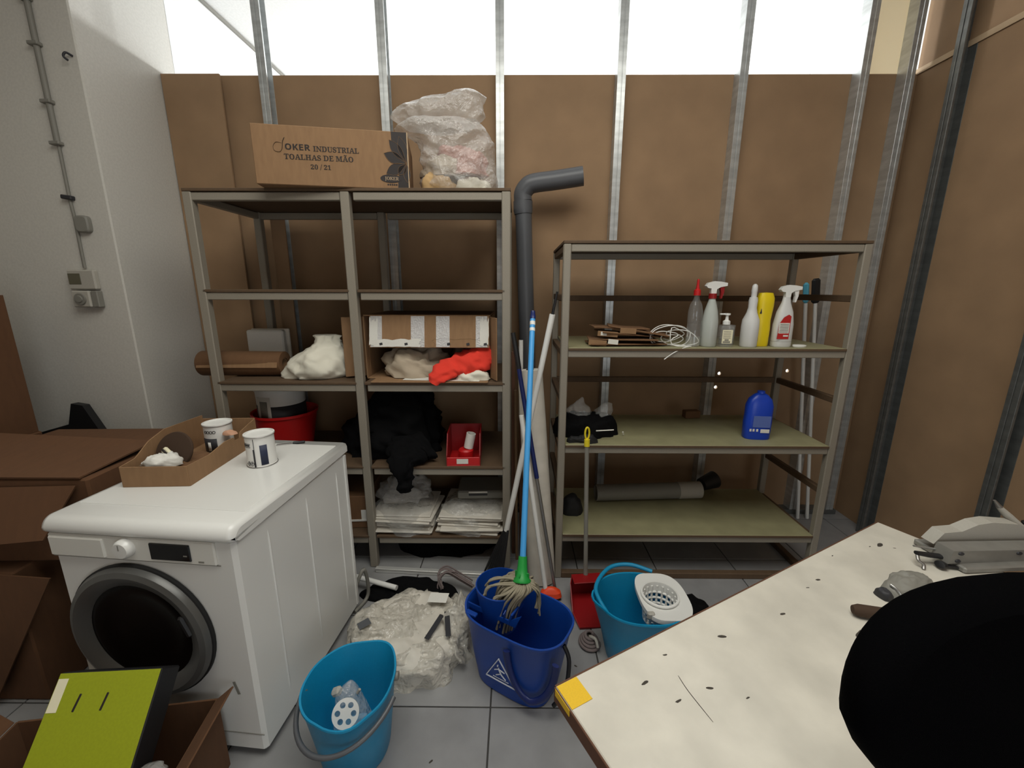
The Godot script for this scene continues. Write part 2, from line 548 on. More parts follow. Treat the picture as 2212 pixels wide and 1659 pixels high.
func build_room() -> void:
	# floor: dark grout bed with separate tiles
	var fl := struct("floor")
	part(fl, "grout_bed", box_mesh(Vector3(5.6, 0.1, 5.2)), M.grout, Vector3(-0.3, -0.0545, -0.6))
	var rng := RandomNumberGenerator.new()
	rng.seed = 11
	var tm := box_mesh(Vector3(0.442, 0.012, 0.446), 0.0012)
	for i in range(-6, 6):
		for k in range(-3, 7):
			var x := -0.09 + 0.448 * (i + 0.5)
			var z := -1.27 + 0.452 * (k - 0.5)
			if x < -2.75 or x > XR + 0.1 or z < -3.0 or z > 1.5: continue
			part(fl, "tile", tm, M.tile if rng.randf() < 0.6 else M.tile2, Vector3(x, -0.006, z))
	# ceiling over both spaces
	var ce := struct("ceiling")
	part(ce, "slab", box_mesh(Vector3(5.8, 0.12, 9.2)), M.white_paint, Vector3(-0.3, CEIL + 0.06, -2.7))
	# partition
	var wb := struct("wall_back")
	var edges := [-2.06, -1.45, -0.76, -0.094, 0.597, 1.288, 1.97, 2.36]
	for i in 7:
		var w: float = edges[i + 1] - edges[i] - 0.003
		var cx: float = (edges[i + 1] + edges[i]) * 0.5
		if i == 5:
			var c := CSGBox3D.new()
			c.name = "board"
			c.size = Vector3(w, 2.77, 0.013)
			c.material = M.board
			wb.add_child(c, true)
			c.position = Vector3(cx, 1.385, ZB)
			for h in [Vector2(1.376, 1.0), Vector2(1.362, 0.905), Vector2(1.83, 1.02)]:
				var hole := CSGCylinder3D.new()
				hole.name = "drill_hole"
				hole.radius = 0.012
				hole.height = 0.1
				hole.sides = 12
				hole.operation = CSGShape3D.OPERATION_SUBTRACTION
				hole.material = M.board_edge
				c.add_child(hole, true)
				hole.position = Vector3(h.x - cx, h.y - 1.385, 0)
				hole.rotation_degrees.x = 90
		else:
			part(wb, "board", box_mesh(Vector3(w, 2.77, 0.013), 0.001), M.board, Vector3(cx, 1.385, ZB))
	# loose board strip in front of the left bay
	part(wb, "board", box_mesh(Vector3(0.34, 2.76, 0.013), 0.001), M.board, Vector3(-1.885, 1.38, ZB + 0.045), Vector3(0, 0, 0))
	part(wb, "board", box_mesh(Vector3(0.085, 1.98, 0.013), 0.001), M.board, Vector3(-1.455, 0.99, ZB + 0.085))
	var st := S()
	stud_profile(st, CEIL)
	st.generate_normals()
	var sm := st.commit()
	for x in [-1.45, -0.76, -0.094, 0.597, 1.288, 1.967]:
		part(wb, "stud", sm, M.zinc, Vector3(x, 0, ZB + 0.007), Vector3.ZERO)
	part(wb, "stud", sm, M.zinc, Vector3(2.225, 0, ZB + 0.007))
	part(wb, "translucent_sheet", box_mesh(Vector3(0.27, CEIL - 2.775, 0.003), 0.0005), M.sheet, Vector3(2.12, 2.772 + (CEIL - 2.775) * 0.5, ZB))
	part(wb, "floor_track", box_mesh(Vector3(4.3, 0.035, 0.075)), M.zinc_dark, Vector3(0.12, 0.0175, ZB + 0.045))
	# right wall: boards in two rows, studs before them
	var wr := struct("wall_right")
	for k in 4:
		var z := ZB + 0.006 + 1.2 * k
		part(wr, "board", box_mesh(Vector3(0.013, 2.775, 1.196), 0.001), M.board, Vector3(XR + 0.007, 1.3875, z + 0.6))
		part(wr, "board", box_mesh(Vector3(0.013, CEIL - 2.783, 1.196), 0.001), M.board, Vector3(XR + 0.001, 2.781 + (CEIL - 2.783) * 0.5, z + 0.6))
	part(wr, "joint_tape", box_mesh(Vector3(0.003, 0.03, 1.6), 0.001), M.board_edge, Vector3(XR - 0.006, 2.778, -2.0))
	for z in [-2.46, -1.84, -1.2, -0.6]:
		var s := part(wr, "stud", sm, M.zinc_dark, Vector3(XR, 0, z), Vector3(0, -90, 0))
	part(wr, "outer_sheet", box_mesh(Vector3(0.06, CEIL, 9.0)), M.board, Vector3(XR + 0.1, CEIL * 0.5, -2.6))
	for k in 4:
		part(wr, "board", box_mesh(Vector3(0.013, CEIL, 1.05), 0.001), M.white_paint, Vector3(XR + 0.05, CEIL * 0.5, -3.31 - 1.055 * k))
	# left side: pilaster with wall, plastered and painted
	var wl := struct("wall_left")
	part(wl, "pilaster", box_mesh(Vector3(0.9, CEIL, 0.62), 0.006), M.plaster, Vector3(-2.51, CEIL * 0.5, -2.54))
	part(wl, "wall", box_mesh(Vector3(0.12, CEIL, 4.0)), M.plaster, Vector3(-2.96, CEIL * 0.5, -0.3))
	part(wl, "hall_wall", box_mesh(Vector3(0.12, CEIL, 4.3)), M.white_paint, Vector3(-2.12, CEIL * 0.5, -4.99))
	part(wl, "cable_conduit", box_mesh(Vector3(0.02, 0.02, 4.1)), M.grey_plastic, Vector3(-2.05, CEIL - 0.012, -4.95))
	# wall behind the camera
	var wf := struct("wall_front")
	part(wf, "wall", box_mesh(Vector3(5.6, CEIL, 0.12)), M.board, Vector3(-0.3, CEIL * 0.5, 1.66))
	var d1 := struct("door_1", Vector3(0.8, 0, 1.575))
	part(d1, "door_pane", box_mesh(Vector3(1.3, 1.9, 0.02)), M.daylight_pane, Vector3(0, 1.1, 0))
	for sx in [-1, 0, 1]:
		part(d1, "door_stile", box_mesh(Vector3(0.07, 2.15, 0.05)), M.grey_light, Vector3(sx * 0.68, 1.075, 0))
	for y in [0.075, 2.1]:
		part(d1, "door_rail", box_mesh(Vector3(1.36, 0.14, 0.05)), M.grey_light, Vector3(0, y, 0))
	# hall behind the partition
	var hw := struct("wall_hall")
	part(hw, "floor_slab", box_mesh(Vector3(4.6, 0.1, 4.2)), M.tile, Vector3(0.1, -0.052, -4.95))
	part(hw, "wall", box_mesh(Vector3(4.7, CEIL, 0.12)), M.white_paint, Vector3(0.1, CEIL * 0.5, -7.1))
	var w1 := struct("window_1", Vector3(0.1, 1.45, -7.02))
	part(w1, "pane", box_mesh(Vector3(4.0, 2.2, 0.02)), M.daylight_pane)
	for x in [-2.03, -0.68, 0.68, 2.03]:
		part(w1, "mullion", box_mesh(Vector3(0.06, 2.3, 0.06)), M.grey_light, Vector3(x, 0, 0))
	for x in [-0.4, 1.4]:
		var tl := thing("hall_tube_lamp", "short white tube lamp hanging in the hall, %s one" % ("left" if x < 0.0 else "right"), "lamp", Vector3(x, 2.7, -4.2))
		var ls := S()
		lathe(ls, [Vector2(0.0, -0.22), Vector2(0.035, -0.21), Vector2(0.035, 0.21), Vector2(0.0, 0.22)], 16, 1, 1, 2, Vector3.ZERO, Basis(Vector3.BACK, PI * 0.5))
		part(tl, "tube", ls, M.lamp_panel)
		for e in [-0.16, 0.16]:
			ls = S()
			tube(ls, [Vector3(e, 0.03, 0), Vector3(e, CEIL - 2.7, 0)], 0.004, 6)
			part(tl, "wire", ls, M.grey_plastic)
	# glowing panel added with the overhead fill light, above the camera's view
	var lamp := thing("added_ceiling_lamp", "added flat white fill light panel in a thin metal frame on the ceiling", "lamp", Vector3(0.05, CEIL, -0.65))
	part(lamp, "diffuser", box_mesh(Vector3(2.4, 0.02, 1.6)), M.lamp_panel, Vector3(0, -0.035, 0))
	for s in [-1, 1]:
		part(lamp, "frame", box_mesh(Vector3(2.48, 0.05, 0.03)), M.chrome, Vector3(0, -0.025, s * 0.82))
		part(lamp, "frame", box_mesh(Vector3(0.03, 0.05, 1.6)), M.chrome, Vector3(s * 1.225, -0.025, 0))

# C-shaped drywall stud standing on y = 0, back flange at z = 0, front flange towards +z
func stud_profile(st: SurfaceTool, h: float) -> void:
	var c := h * 0.5
	var d := 0.07
	for s in [-1, 1]:
		bx(st, Vector3(0.021, h, 0.003), Vector3(s * 0.0135, c, d), 0.0008)
	bx(st, Vector3(0.008, h, 0.002), Vector3(0, c, d - 0.0035), 0.0005)
	bx(st, Vector3(0.002, h, d), Vector3(-0.023, c, d * 0.5), 0.0004)
	bx(st, Vector3(0.046, h, 0.002), Vector3(0, c, 0.001), 0.0004)
	bx(st, Vector3(0.002, h, 0.01), Vector3(0.023, c, d - 0.006), 0.0004)

# ------------------------------------------------------------------ shelf units
func build_left_shelf() -> void:
	var t := thing("metal_shelf_unit", "tall wide double-bay metal shelf unit with box and plastic bag on top", "shelf", Vector3(-0.795, 0, -2.37))
	var W := 1.54; var D := 0.58; var PO := 0.042
	var x0 := -W * 0.5 + PO * 0.5
	for x in [x0, -0.008, -x0]:
		for z in [-1, 1]:
			part(t, "post", box_mesh(Vector3(PO, 1.995, PO), 0.004), M.frame, Vector3(x, 0.9975, z * (D * 0.5 - PO * 0.5)))
	for y in [1.974, 1.515, 1.05, 0.586, 0.168]:
		for s in [-1, 1]:
			for z in [-1, 1]:
				part(t, "rail", box_mesh(Vector3(W * 0.5 - PO * 1.5, 0.036, 0.03), 0.003), M.frame, Vector3(s * W * 0.25, y, z * (D * 0.5 - PO * 0.5)))
			part(t, "side_rail", box_mesh(Vector3(0.03, 0.034, D - PO * 2.0), 0.003), M.frame, Vector3(s * (W * 0.5 - PO * 0.5), y, 0))
	for y in [2.002, 1.541, 1.076, 0.612, 0.194]:
		if y > 2.0:
			part(t, "shelf_board", box_mesh(Vector3(W, 0.014, D), 0.002), M.plywood, Vector3(0, y + 0.0005, 0))
		else:
			for s in [-1, 1]:
				part(t, "shelf_board", box_mesh(Vector3(W * 0.5 - 0.046, 0.014, D), 0.002), M.plywood, Vector3(s * (W * 0.25 - 0.004), y, 0))

func build_right_shelf() -> void:
	var t := thing("metal_shelf_unit", "lower single-bay metal shelf unit with greenish boards and cleaning bottles", "shelf", Vector3(0.925, 0, -2.27))
	var W := 1.41; var D := 0.54; var PO := 0.036
	for sx in [-1, 1]:
		for z in [-1, 1]:
			part(t, "post", box_mesh(Vector3(PO, 1.755, PO), 0.004), M.frame, Vector3(sx * (W * 0.5 - PO * 0.5), 0.8775, z * (D * 0.5 - PO * 0.5)))
	for y in [1.737, 1.245, 0.748, 0.24]:
		for z in [-1, 1]:
			part(t, "rail", box_mesh(Vector3(W - PO * 2, 0.034, 0.028), 0.003), M.frame, Vector3(0, y, z * (D * 0.5 - PO * 0.5)))
	for y in [1.5, 1.01]:
		part(t, "rail", box_mesh(Vector3(W - PO * 2, 0.032, 0.028), 0.003), M.plywood, Vector3(0, y, -(D * 0.5 - PO * 0.5)))
	for y in [1.737, 1.51, 1.245, 1.01, 0.748, 0.52, 0.24]:
		for sx in [-1, 1]:
			part(t, "side_rail", box_mesh(Vector3(0.028, 0.032, D - PO * 2), 0.003), M.plywood, Vector3(sx * (W * 0.5 - PO * 0.5), y, 0))
	part(t, "shelf_board", box_mesh(Vector3(W, 0.014, D), 0.002), M.plywood, Vector3(0, 1.763, 0))
	for y in [1.2685, 0.7715, 0.2635]:
		part(t, "shelf_board", box_mesh(Vector3(W - 0.074, 0.013, D - 0.004), 0.002), M.laminate, Vector3(0, y, 0.002))
		part(t, "board_edging", box_mesh(Vector3(W - 0.074, 0.012, 0.003), 0.001), M.plywood, Vector3(0, y - 0.001, D * 0.5 + 0.0015))
	part(t, "floor_bar", box_mesh(Vector3(W - PO * 2, 0.034, 0.034), 0.003), M.plywood, Vector3(0, 0.017, D * 0.5 - PO * 0.5))
	for sx in [-1, 1]:
		part(t, "floor_bar", box_mesh(Vector3(0.034, 0.034, D - PO * 2), 0.003), M.plywood, Vector3(sx * (W * 0.5 - PO * 0.5), 0.017, 0))

# ------------------------------------------------------------------ washing machine
func build_machine() -> void:
	var t := thing("washing_machine", "white front-loading washing machine with round grey door and black display", "washing machine", Vector3(-1.106, 0, -1.455), -5.0)
	var f := 0.345
	part(t, "body", box_mesh(Vector3(0.612, 0.80, 0.67), 0.012), M.enamel, Vector3(0, 0.425, 0.008))
	var st := S()
	for sx in [-1, 1]:
		for sz in [-1, 1]:
			st = S()
			lathe(st, [Vector2(0.02, 0), Vector2(0.022, 0.012), Vector2(0.014, 0.03)], 12)
			part(t, "foot", st, M.black_rubber, Vector3(sx * 0.25, 0, sz * 0.27))
	# lid with a rounded front lip
	st = S()
	var prof := PackedVector2Array()
	prof.append(Vector2(-0.345, 0.832)); prof.append(Vector2(-0.345, 0.872))
	for i in 9:
		var a := PI * 0.5 * i / 8.0
		prof.append(Vector2(0.325 + sin(a) * 0.034, 0.836 + cos(a) * 0.036))
	prof.append(Vector2(0.357, 0.828)); prof.append(Vector2(0.345, 0.818)); prof.append(Vector2(0.33, 0.818))
	var secs := []
	for x in [-0.314, -0.309, -0.295, 0.295, 0.309, 0.314]:
		var inset: float = 0.0
		if absf(x) > 0.312: inset = 0.016
		elif absf(x) > 0.3: inset = 0.004
		var r := PackedVector3Array()
		for p in prof:
			var py := p.y if p.y < 0.84 else p.y - inset
			var pz := p.x if p.x < 0.32 else p.x - inset
			r.append(Vector3(x, py, pz))
		r.reverse()
		secs.append(r)
	loft(st, secs, true, true)
	part(t, "lid", st, M.enamel)
	st = S()
	bx(st, Vector3(0.575, 0.004, 0.56), Vector3(0, 0.8725, -0.02), 0.003)
	part(t, "lid_panel", st, M.enamel)
	# control panel, drawer, knob, display
	part(t, "control_panel", box_mesh(Vector3(0.55, 0.078, 0.012), 0.004), M.enamel_panel, Vector3(-0.028, 0.779, f))
	part(t, "detergent_drawer", box_mesh(Vector3(0.185, 0.066, 0.012), 0.004), M.enamel_panel, Vector3(-0.205, 0.779, f + 0.006))
	st = S()
	lathe(st, [Vector2(0.031, 0), Vector2(0.03, 0.014), Vector2(0.024, 0.022), Vector2(0.0, 0.023)], 28, 1, 1, 2, Vector3.ZERO, Basis(Vector3.RIGHT, PI * 0.5))
	var kn := part(t, "program_knob", st, M.enamel, Vector3(-0.04, 0.786, f + 0.006))
	part(kn, "pointer", box_mesh(Vector3(0.003, 0.018, 0.002), 0.0005), M.grey_plastic, Vector3(0, 0.012, 0.0235))
	var dsp := part(t, "display", box_mesh(Vector3(0.132, 0.056, 0.006), 0.004), M.black_gloss, Vector3(0.105, 0.78, f + 0.008))
	part(dsp, "symbol", box_mesh(Vector3(0.012, 0.004, 0.001), 0.0003), M.grey_plastic, Vector3(0.05, -0.008, 0.0032))
	part(t, "marking", box_mesh(Vector3(0.036, 0.004, 0.0015), 0.0004), M.grey_plastic, Vector3(0.2, 0.832, f + 0.001))
	st = S()
	lathe(st, [Vector2(0.006, 0), Vector2(0.0055, 0.0015)], 14, 1, 1, 2, Vector3.ZERO, Basis(Vector3.RIGHT, PI * 0.5))
	part(t, "marking", st, M.grey_plastic, Vector3(0.155, 0.832, f))
	part(t, "marking", box_mesh(Vector3(0.018, 0.005, 0.0015), 0.0004), M.grey_plastic, Vector3(0.2, 0.752, f + 0.0066))
	part(t, "seam", box_mesh(Vector3(0.56, 0.003, 0.002), 0.0005), M.grey_plastic, Vector3(-0.025, 0.738, f - 0.0005))
	# door: outer ring, inner ring, dark bowl glass
	var B := Basis(Vector3.RIGHT, PI * 0.5)
	st = S()
	lathe(st, [Vector2(0.236, -0.002), Vector2(0.236, 0.016), Vector2(0.228, 0.03), Vector2(0.212, 0.036), Vector2(0.178, 0.022), Vector2(0.168, 0.006)], 56, 1, 1, 2, Vector3.ZERO, B, false, false)
	var dr := part(t, "door", st, M.door_ring, Vector3(-0.043, 0.487, f))
	st = S()
	lathe(st, [Vector2(0.232, -0.003), Vector2(0.241, 0.002), Vector2(0.241, 0.012), Vector2(0.236, 0.014)], 56, 1, 1, 2, Vector3.ZERO, B, false, false)
	part(dr, "door_gasket", st, M.black_rubber)
	st = S()
	lathe(st, [Vector2(0.0, 0.0), Vector2(0.08, 0.001), Vector2(0.13, 0.006), Vector2(0.155, 0.014), Vector2(0.172, 0.012)], 48, 1, 1, 2, Vector3.ZERO, B, false, false)
	part(dr, "door_glass", st, M.door_glass, Vector3(0, 0, 0.002))
	part(dr, "door_handle", box_mesh(Vector3(0.02, 0.075, 0.016), 0.006), M.black_plastic, Vector3(0.165, 0.045, 0.022), Vector3(0, 0, 20))
	# filter flap, plinth, side pressings
	part(t, "plinth_seam", box_mesh(Vector3(0.612, 0.003, 0.002), 0.0005), M.grey_plastic, Vector3(0, 0.1, f - 0.001))
	part(t, "scuff_mark", box_mesh(Vector3(0.01, 0.05, 0.0015), 0.0004), M.grey_plastic, Vector3(0.235, 0.285, f - 0.0004), Vector3(0, 0, 14))
	for z in [-0.245, -0.02, 0.2]:
		st = S()
		tube(st, [Vector3(0, 0.12, 0), Vector3(0, 0.15, 0), Vector3(0, 0.74, 0), Vector3(0, 0.77, 0)], [0.0005, 0.004, 0.004, 0.0005], 8)
		part(t, "pressed_rib", st, M.enamel, Vector3(0.3062, 0, z))
	part(t, "back_rim", box_mesh(Vector3(0.016, 0.78, 0.02), 0.003), M.enamel, Vector3(0.303, 0.43, -0.325))
	st = S()
	tube(st, curve([Vector3(0.29, 0.1, -0.335), Vector3(0.33, 0.2, -0.37), Vector3(0.325, 0.03, -0.40), Vector3(0.3, 0.012, -0.3)], 6), 0.009, 8)
	part(t, "drain_hose", st, M.grey_plastic)

# ------------------------------------------------------------------ table and chair
func build_table() -> void:
	# local x along the long edge, local z along the short edge, origin at the corner by the blue bucket
	var turn := rad_to_deg(atan2(0.469, 0.883))
	var t := thing("table", "white laminate table with brown edges and yellow tape on its corner", "table", Vector3(0.086, 0, -0.703), turn)
	var L := 1.36; var W := 0.52; var y := 0.735
	part(t, "table_top", box_mesh(Vector3(L, 0.026, W), 0.002), M.table_white, Vector3(L * 0.5, y, W * 0.5))
	for s in [0, 1]:
		part(t, "edge_band", box_mesh(Vector3(L, 0.034, 0.004), 0.001), M.wood_edge, Vector3(L * 0.5, y - 0.005, s * W + (s * 2 - 1) * 0.002))
		part(t, "edge_band", box_mesh(Vector3(0.004, 0.034, W), 0.001), M.wood_edge, Vector3(s * L + (s * 2 - 1) * 0.002, y - 0.005, W * 0.5))
	part(t, "apron", box_mesh(Vector3(L - 0.2, 0.06, 0.02)), M.wood_edge, Vector3(L * 0.5, 0.69, 0.12))
	for x in [0.12, L - 0.1]:
		for z in [0.12, W - 0.06]:
			part(t, "leg", box_mesh(Vector3(0.035, 0.722, 0.035), 0.003), M.frame, Vector3(x, 0.361, z))
	# yellow tape folded over the corner
	var st := S()
	bx(st, Vector3(0.05, 0.0012, 0.055), Vector3(0.0255, 0.7488, 0.03), 0.0004, Basis(Vector3.UP, 0.0))
	bx(st, Vector3(0.0012, 0.016, 0.05), Vector3(-0.0048, 0.741, 0.031), 0.0004)
	part(t, "yellow_tape", st, M.yellow)
	# gouges and scratches in the top
	var rng := RandomNumberGenerator.new()
	rng.seed = 5
	for g in [[0.17, 0.08, 18, 6], [0.26, 0.05, 10, 4], [0.2, 0.14, 14, 5], [0.42, 0.075, 20, 7], [0.28, 0.15, 14, 5], [0.62, 0.1, 16, 6], [0.78, 0.075, 10, 3], [0.84, 0.07, 14, 6], [1.0, 0.03, 8, 3], [1.16, 0.06, 8, 3], [1.2, 0.07, 30, 14], [1.22, 0.1, 9, 3], [0.72, 0.22, 32, 7], [0.78, 0.25, 10, 3], [0.52, 0.33, 34, 6], [0.47, 0.41, 30, 4], [0.33, 0.2, 10, 3]]:
		var poly := PackedVector2Array()
		for j in 9:
			var a := TAU * j / 9
			poly.append(Vector2(cos(a) * g[2] * 0.0005 * rng.randf_range(0.8, 1.2), sin(a) * g[3] * 0.0005 * rng.randf_range(0.7, 1.3)))
		st = S()
		prism(st, poly, 0.0008, Vector3.ZERO, Basis(Vector3.RIGHT, -PI * 0.5))
		part(t, "gouge", st, M.scuff, Vector3(g[0], 0.7482, g[1]), Vector3(0, rng.randf_range(-40, 10), 0))
	st = S()
	tube(st, curve([Vector3(0.245, 0.7483, 0.1), Vector3(0.235, 0.7483, 0.135), Vector3(0.225, 0.7483, 0.2)], 5), [0.0004, 0.0007, 0.0008, 0.0008, 0.0008, 0.0008, 0.0008, 0.0008, 0.0007, 0.0006, 0.0004], 6)
	part(t, "scratch", st, M.scuff)

func build_chair() -> void:
	var t := thing("office_chair", "black fabric office chair with its backrest against the table", "chair", Vector3(0.655, 0, -0.2), 0.0)
	# backrest: rounded slab, slightly curved, at the far side of the seat
	var st := S()
	var rings := []
	var n := 44
	for i in 9:
		var v := float(i) / 8.0
		var zz := lerpf(-0.035, 0.035, v)
		var k := 1.0 - 0.12 * pow(absf(v - 0.5) * 2.0, 3.0)
		var r := PackedVector3Array()
		for j in n:
			var a := TAU * j / n
			var c := cos(a); var s := sin(a)
			var x := signf(c) * (pow(absf(c), 2.0 / 3.0) if s > 0.0 else maxf(0.16 * sqrt(absf(c)), 1.0 - pow(absf(s), 1.3))) * 0.27 * k
			var y := (0.125 * pow(absf(s), 2.0 / 2.8) if s > 0.0 else -0.3 * absf(s)) * k
			r.append(Vector3(x, y, zz + 0.9 * x * x))
		r.reverse()
		rings.append(r)
	loft(st, rings, true, true)
	part(t, "backrest", st, M.chair_black, Vector3(0, 1.072, -0.25), Vector3(-4, 0, 3))
	st = S()
	bx(st, Vector3(0.06, 0.44, 0.02), Vector3(0, 0.66, -0.17), 0.006, Basis(Vector3.RIGHT, 0.08))
	bx(st, Vector3(0.06, 0.02, 0.25), Vector3(0, 0.44, -0.06), 0.006)
	part(t, "back_bracket", st, M.black_plastic)
	st = S()
	lathe(st, [Vector2(0.2, 0.455), Vector2(0.235, 0.47), Vector2(0.24, 0.5), Vector2(0.22, 0.525), Vector2(0.0, 0.53)], 40, 1.0, 1.0, 3.4)
	part(t, "seat", st, M.chair_black, Vector3(0, 0, 0.08))
	st = S()
	lathe(st, [Vector2(0.03, 0.07), Vector2(0.03, 0.25), Vector2(0.018, 0.26), Vector2(0.018, 0.46)], 16)
	part(t, "gas_lift", st, M.black_plastic, Vector3(0, 0, 0.08))
	for k in 5:
		var a := TAU * k / 5 + 0.3
		st = S()
		var d := Vector3(cos(a), 0, sin(a))
		tube(st, [Vector3(0, 0.1, 0), d * 0.14 + Vector3(0, 0.09, 0), d * 0.29 + Vector3(0, 0.065, 0)], [0.026, 0.022, 0.015], 8)
		part(t, "base_arm", st, M.black_plastic, Vector3(0, 0, 0.08))
		st = S()
		lathe(st, [Vector2(0.026, -0.018), Vector2(0.028, -0.014), Vector2(0.028, 0.014), Vector2(0.026, 0.018)], 18, 1, 1, 2, Vector3.ZERO, Basis(d.cross(Vector3.UP).normalized(), 0.0) * Basis(Vector3.UP, -a) * Basis(Vector3.RIGHT, PI * 0.5))
		part(t, "castor", st, M.black_rubber, d * 0.29 + Vector3(0, 0.0285, 0.08))

# ------------------------------------------------------------------ things on top of the tall unit
func build_top_shelf_things() -> void:
	var top := 2.0095
	var t := thing("printed_carton", "brown cardboard carton printed with dark lettering and a lotus flower", "box", Vector3(-0.866, top, -2.25), 10.0)
	var W := 0.668; var Hh := 0.246; var D := 0.38
	part(t, "body", box_mesh(Vector3(W, Hh, D), 0.003), M.carton, Vector3(0, Hh * 0.5, 0))
	part(t, "corner_edge", box_mesh(Vector3(0.005, Hh - 0.004, 0.005), 0.001), M.board_edge, Vector3(W * 0.5 - 0.001, Hh * 0.5, D * 0.5 - 0.001))
	part(t, "seam_tape", box_mesh(Vector3(W - 0.01, 0.0012, 0.05), 0.0004), M.film_tape, Vector3(0, Hh + 0.0004, 0))
	var f := D * 0.5 + 0.0006
	# lettering
	letters(t, "lettering", "OKER", 0.025, M.ink, Vector3(-0.147, 0.158, f), 0.105, "Droid Sans", 800)
	letters(t, "lettering", "INDUSTRIAL", 0.022, M.ink, Vector3(0.018, 0.155, f), 0.196)
	letters(t, "lettering", "TOALHAS DE MÃO", 0.022, M.ink, Vector3(-0.058, 0.118, f), 0.295)
	letters(t, "lettering", "20 / 21", 0.02, M.ink, Vector3(-0.054, 0.08, f), 0.086)
	# swash initial: a curled J
	var st := S()
	tube(st, curve([Vector3(-0.196, 0.196, 0), Vector3(-0.205, 0.178, 0), Vector3(-0.21, 0.15, 0), Vector3(-0.222, 0.136, 0), Vector3(-0.243, 0.141, 0), Vector3(-0.246, 0.16, 0), Vector3(-0.232, 0.175, 0), Vector3(-0.212, 0.172, 0)], 5), [0.001, 0.004, 0.005, 0.005, 0.005, 0.005, 0.005, 0.005, 0.005, 0.004, 0.004, 0.003, 0.003, 0.0025, 0.002, 0.002, 0.002, 0.002, 0.002, 0.002, 0.002, 0.002, 0.002, 0.002, 0.002, 0.002, 0.002, 0.002, 0.002, 0.002, 0.002, 0.002, 0.002, 0.0015, 0.001, 0.001], 6, true, 0.12)
	part(t, "lettering", st, M.ink, Vector3(0, 0, f + 0.0002))
	# lotus: dark ground at the corner, petals split by pale lines
	st = S()
	var poly := PackedVector2Array([Vector2(0.262, 0.244), Vector2(0.331, 0.244), Vector2(0.331, 0.004), Vector2(0.282, 0.004), Vector2(0.286, 0.05), Vector2(0.3, 0.08), Vector2(0.3, 0.11), Vector2(0.29, 0.15), Vector2(0.264, 0.165)])
	prism(st, poly, 0.0008, Vector3(0, 0, f))
	var root := Vector2(0.327, 0.112)
	var petals := []
	for pt in [[Vector2(0.298, 0.226), 0.02], [Vector2(0.252, 0.21), 0.022], [Vector2(0.226, 0.152), 0.024], [Vector2(0.232, 0.066), 0.024], [Vector2(0.288, 0.062), 0.018], [Vector2(0.326, 0.03), 0.016]]:
		var tip: Vector2 = pt[0]
		var ax := (tip - root)
		var nn := ax.orthogonal().normalized()
		var pp := PackedVector2Array()
		for i in 9:
			var v := float(i) / 8.0
			pp.append(root + ax * v + nn * sin(PI * pow(v, 1.25)) * pt[1])
		for i in range(7, 0, -1):
			var v := float(i) / 8.0
			pp.append(root + ax * v - nn * sin(PI * pow(v, 1.25)) * pt[1])
		petals.append(pp)
		prism(st, pp, 0.0012, Vector3(0, 0, f))
	part(t, "lotus_print", st, M.ink)
	for pp in petals:
		st = S()
		var path := []
		for p in pp: path.append(Vector3(p.x, p.y, f + 0.0008))
		path.append(path[0])
		tube(st, path, 0.0011, 5, true, 0.5)
		part(t, "petal_outline", st, M.carton)
	# oval maker's badge
	st = S()
	poly = PackedVector2Array()
	for j in 22:
		poly.append(Vector2(0.252 + cos(TAU * j / 22) * 0.048, 0.045 + sin(TAU * j / 22) * 0.018))
	prism(st, poly, 0.0022, Vector3(0, 0, f))
	part(t, "badge_print", st, M.ink)
	letters(t, "lettering", "JOKER", 0.014, M.board_edge, Vector3(0.256, 0.045, f + 0.0012), 0.062, "Droid Serif", 400)
	for k in 5:
		part(t, "badge_mark", box_mesh(Vector3(0.007, 0.007, 0.0008), 0.0002), M.ink, Vector3(0.238 + k * 0.0095, 0.019, f), Vector3(0, 0, 20 * k))
	# plastic bag of cloths
	var b := thing("plastic_bag", "crumpled see-through plastic bag stuffed with folded cloths, on shelf top", "bag", Vector3(-0.305, top, -2.3))
	var cl := [["tan_cloth", Vector3(-0.07, 0.004, 0.055), 0.095, 0.07, 0.09], ["white_cloth", Vector3(0.095, 0.004, 0.05), 0.085, 0.075, 0.085], ["beige_cloth", Vector3(0.0, 0.003, -0.06), 0.14, 0.07, 0.15], ["beige_cloth", Vector3(-0.05, 0.09, 0.03), 0.12, 0.075, 0.08], ["pink_cloth", Vector3(0.085, 0.095, 0.02), 0.095, 0.08, 0.1], ["pink_cloth", Vector3(0.01, 0.17, -0.01), 0.1, 0.07, 0.07]]
	var k := 0
	for c in cl:
		st = S()
		heap(st, c[2], c[3], c[4], 100 + k * 13, 0.02, 9.0, 2.8, c[1], Vector3.ZERO, 16, 34)
		part(b, "folded_cloth", st, M[c[0]])
		k += 1
	st = S()
	sack(st, [[0.005, 0.002, 0.0, 0.18, 0.13], [0.01, 0.05, 0.0, 0.195, 0.15], [0.005, 0.15, 0.0, 0.185, 0.15], [0.0, 0.235, 0.0, 0.18, 0.14], [-0.05, 0.285, 0.0, 0.205, 0.14], [-0.085, 0.32, 0.0, 0.215, 0.13], [-0.07, 0.335, 0.0, 0.2, 0.12]], 300, 0.022, 5.0, 72, 8)
	part(b, "film", st, M.film_milky)
	st = S()
	sack(st, [[-0.08, 0.325, 0.0, 0.18, 0.1], [-0.09, 0.36, 0.0, 0.22, 0.13], [-0.075, 0.40, 0.0, 0.21, 0.125], [-0.02, 0.44, 0.0, 0.16, 0.09], [0.05, 0.475, 0.0, 0.075, 0.05], [0.06, 0.492, 0.0, 0.03, 0.02], [0.06, 0.496, 0.0, 0.004, 0.004]], 320, 0.03, 4.5, 72, 8)
	part(b, "film_mouth", st, M.film_milky)

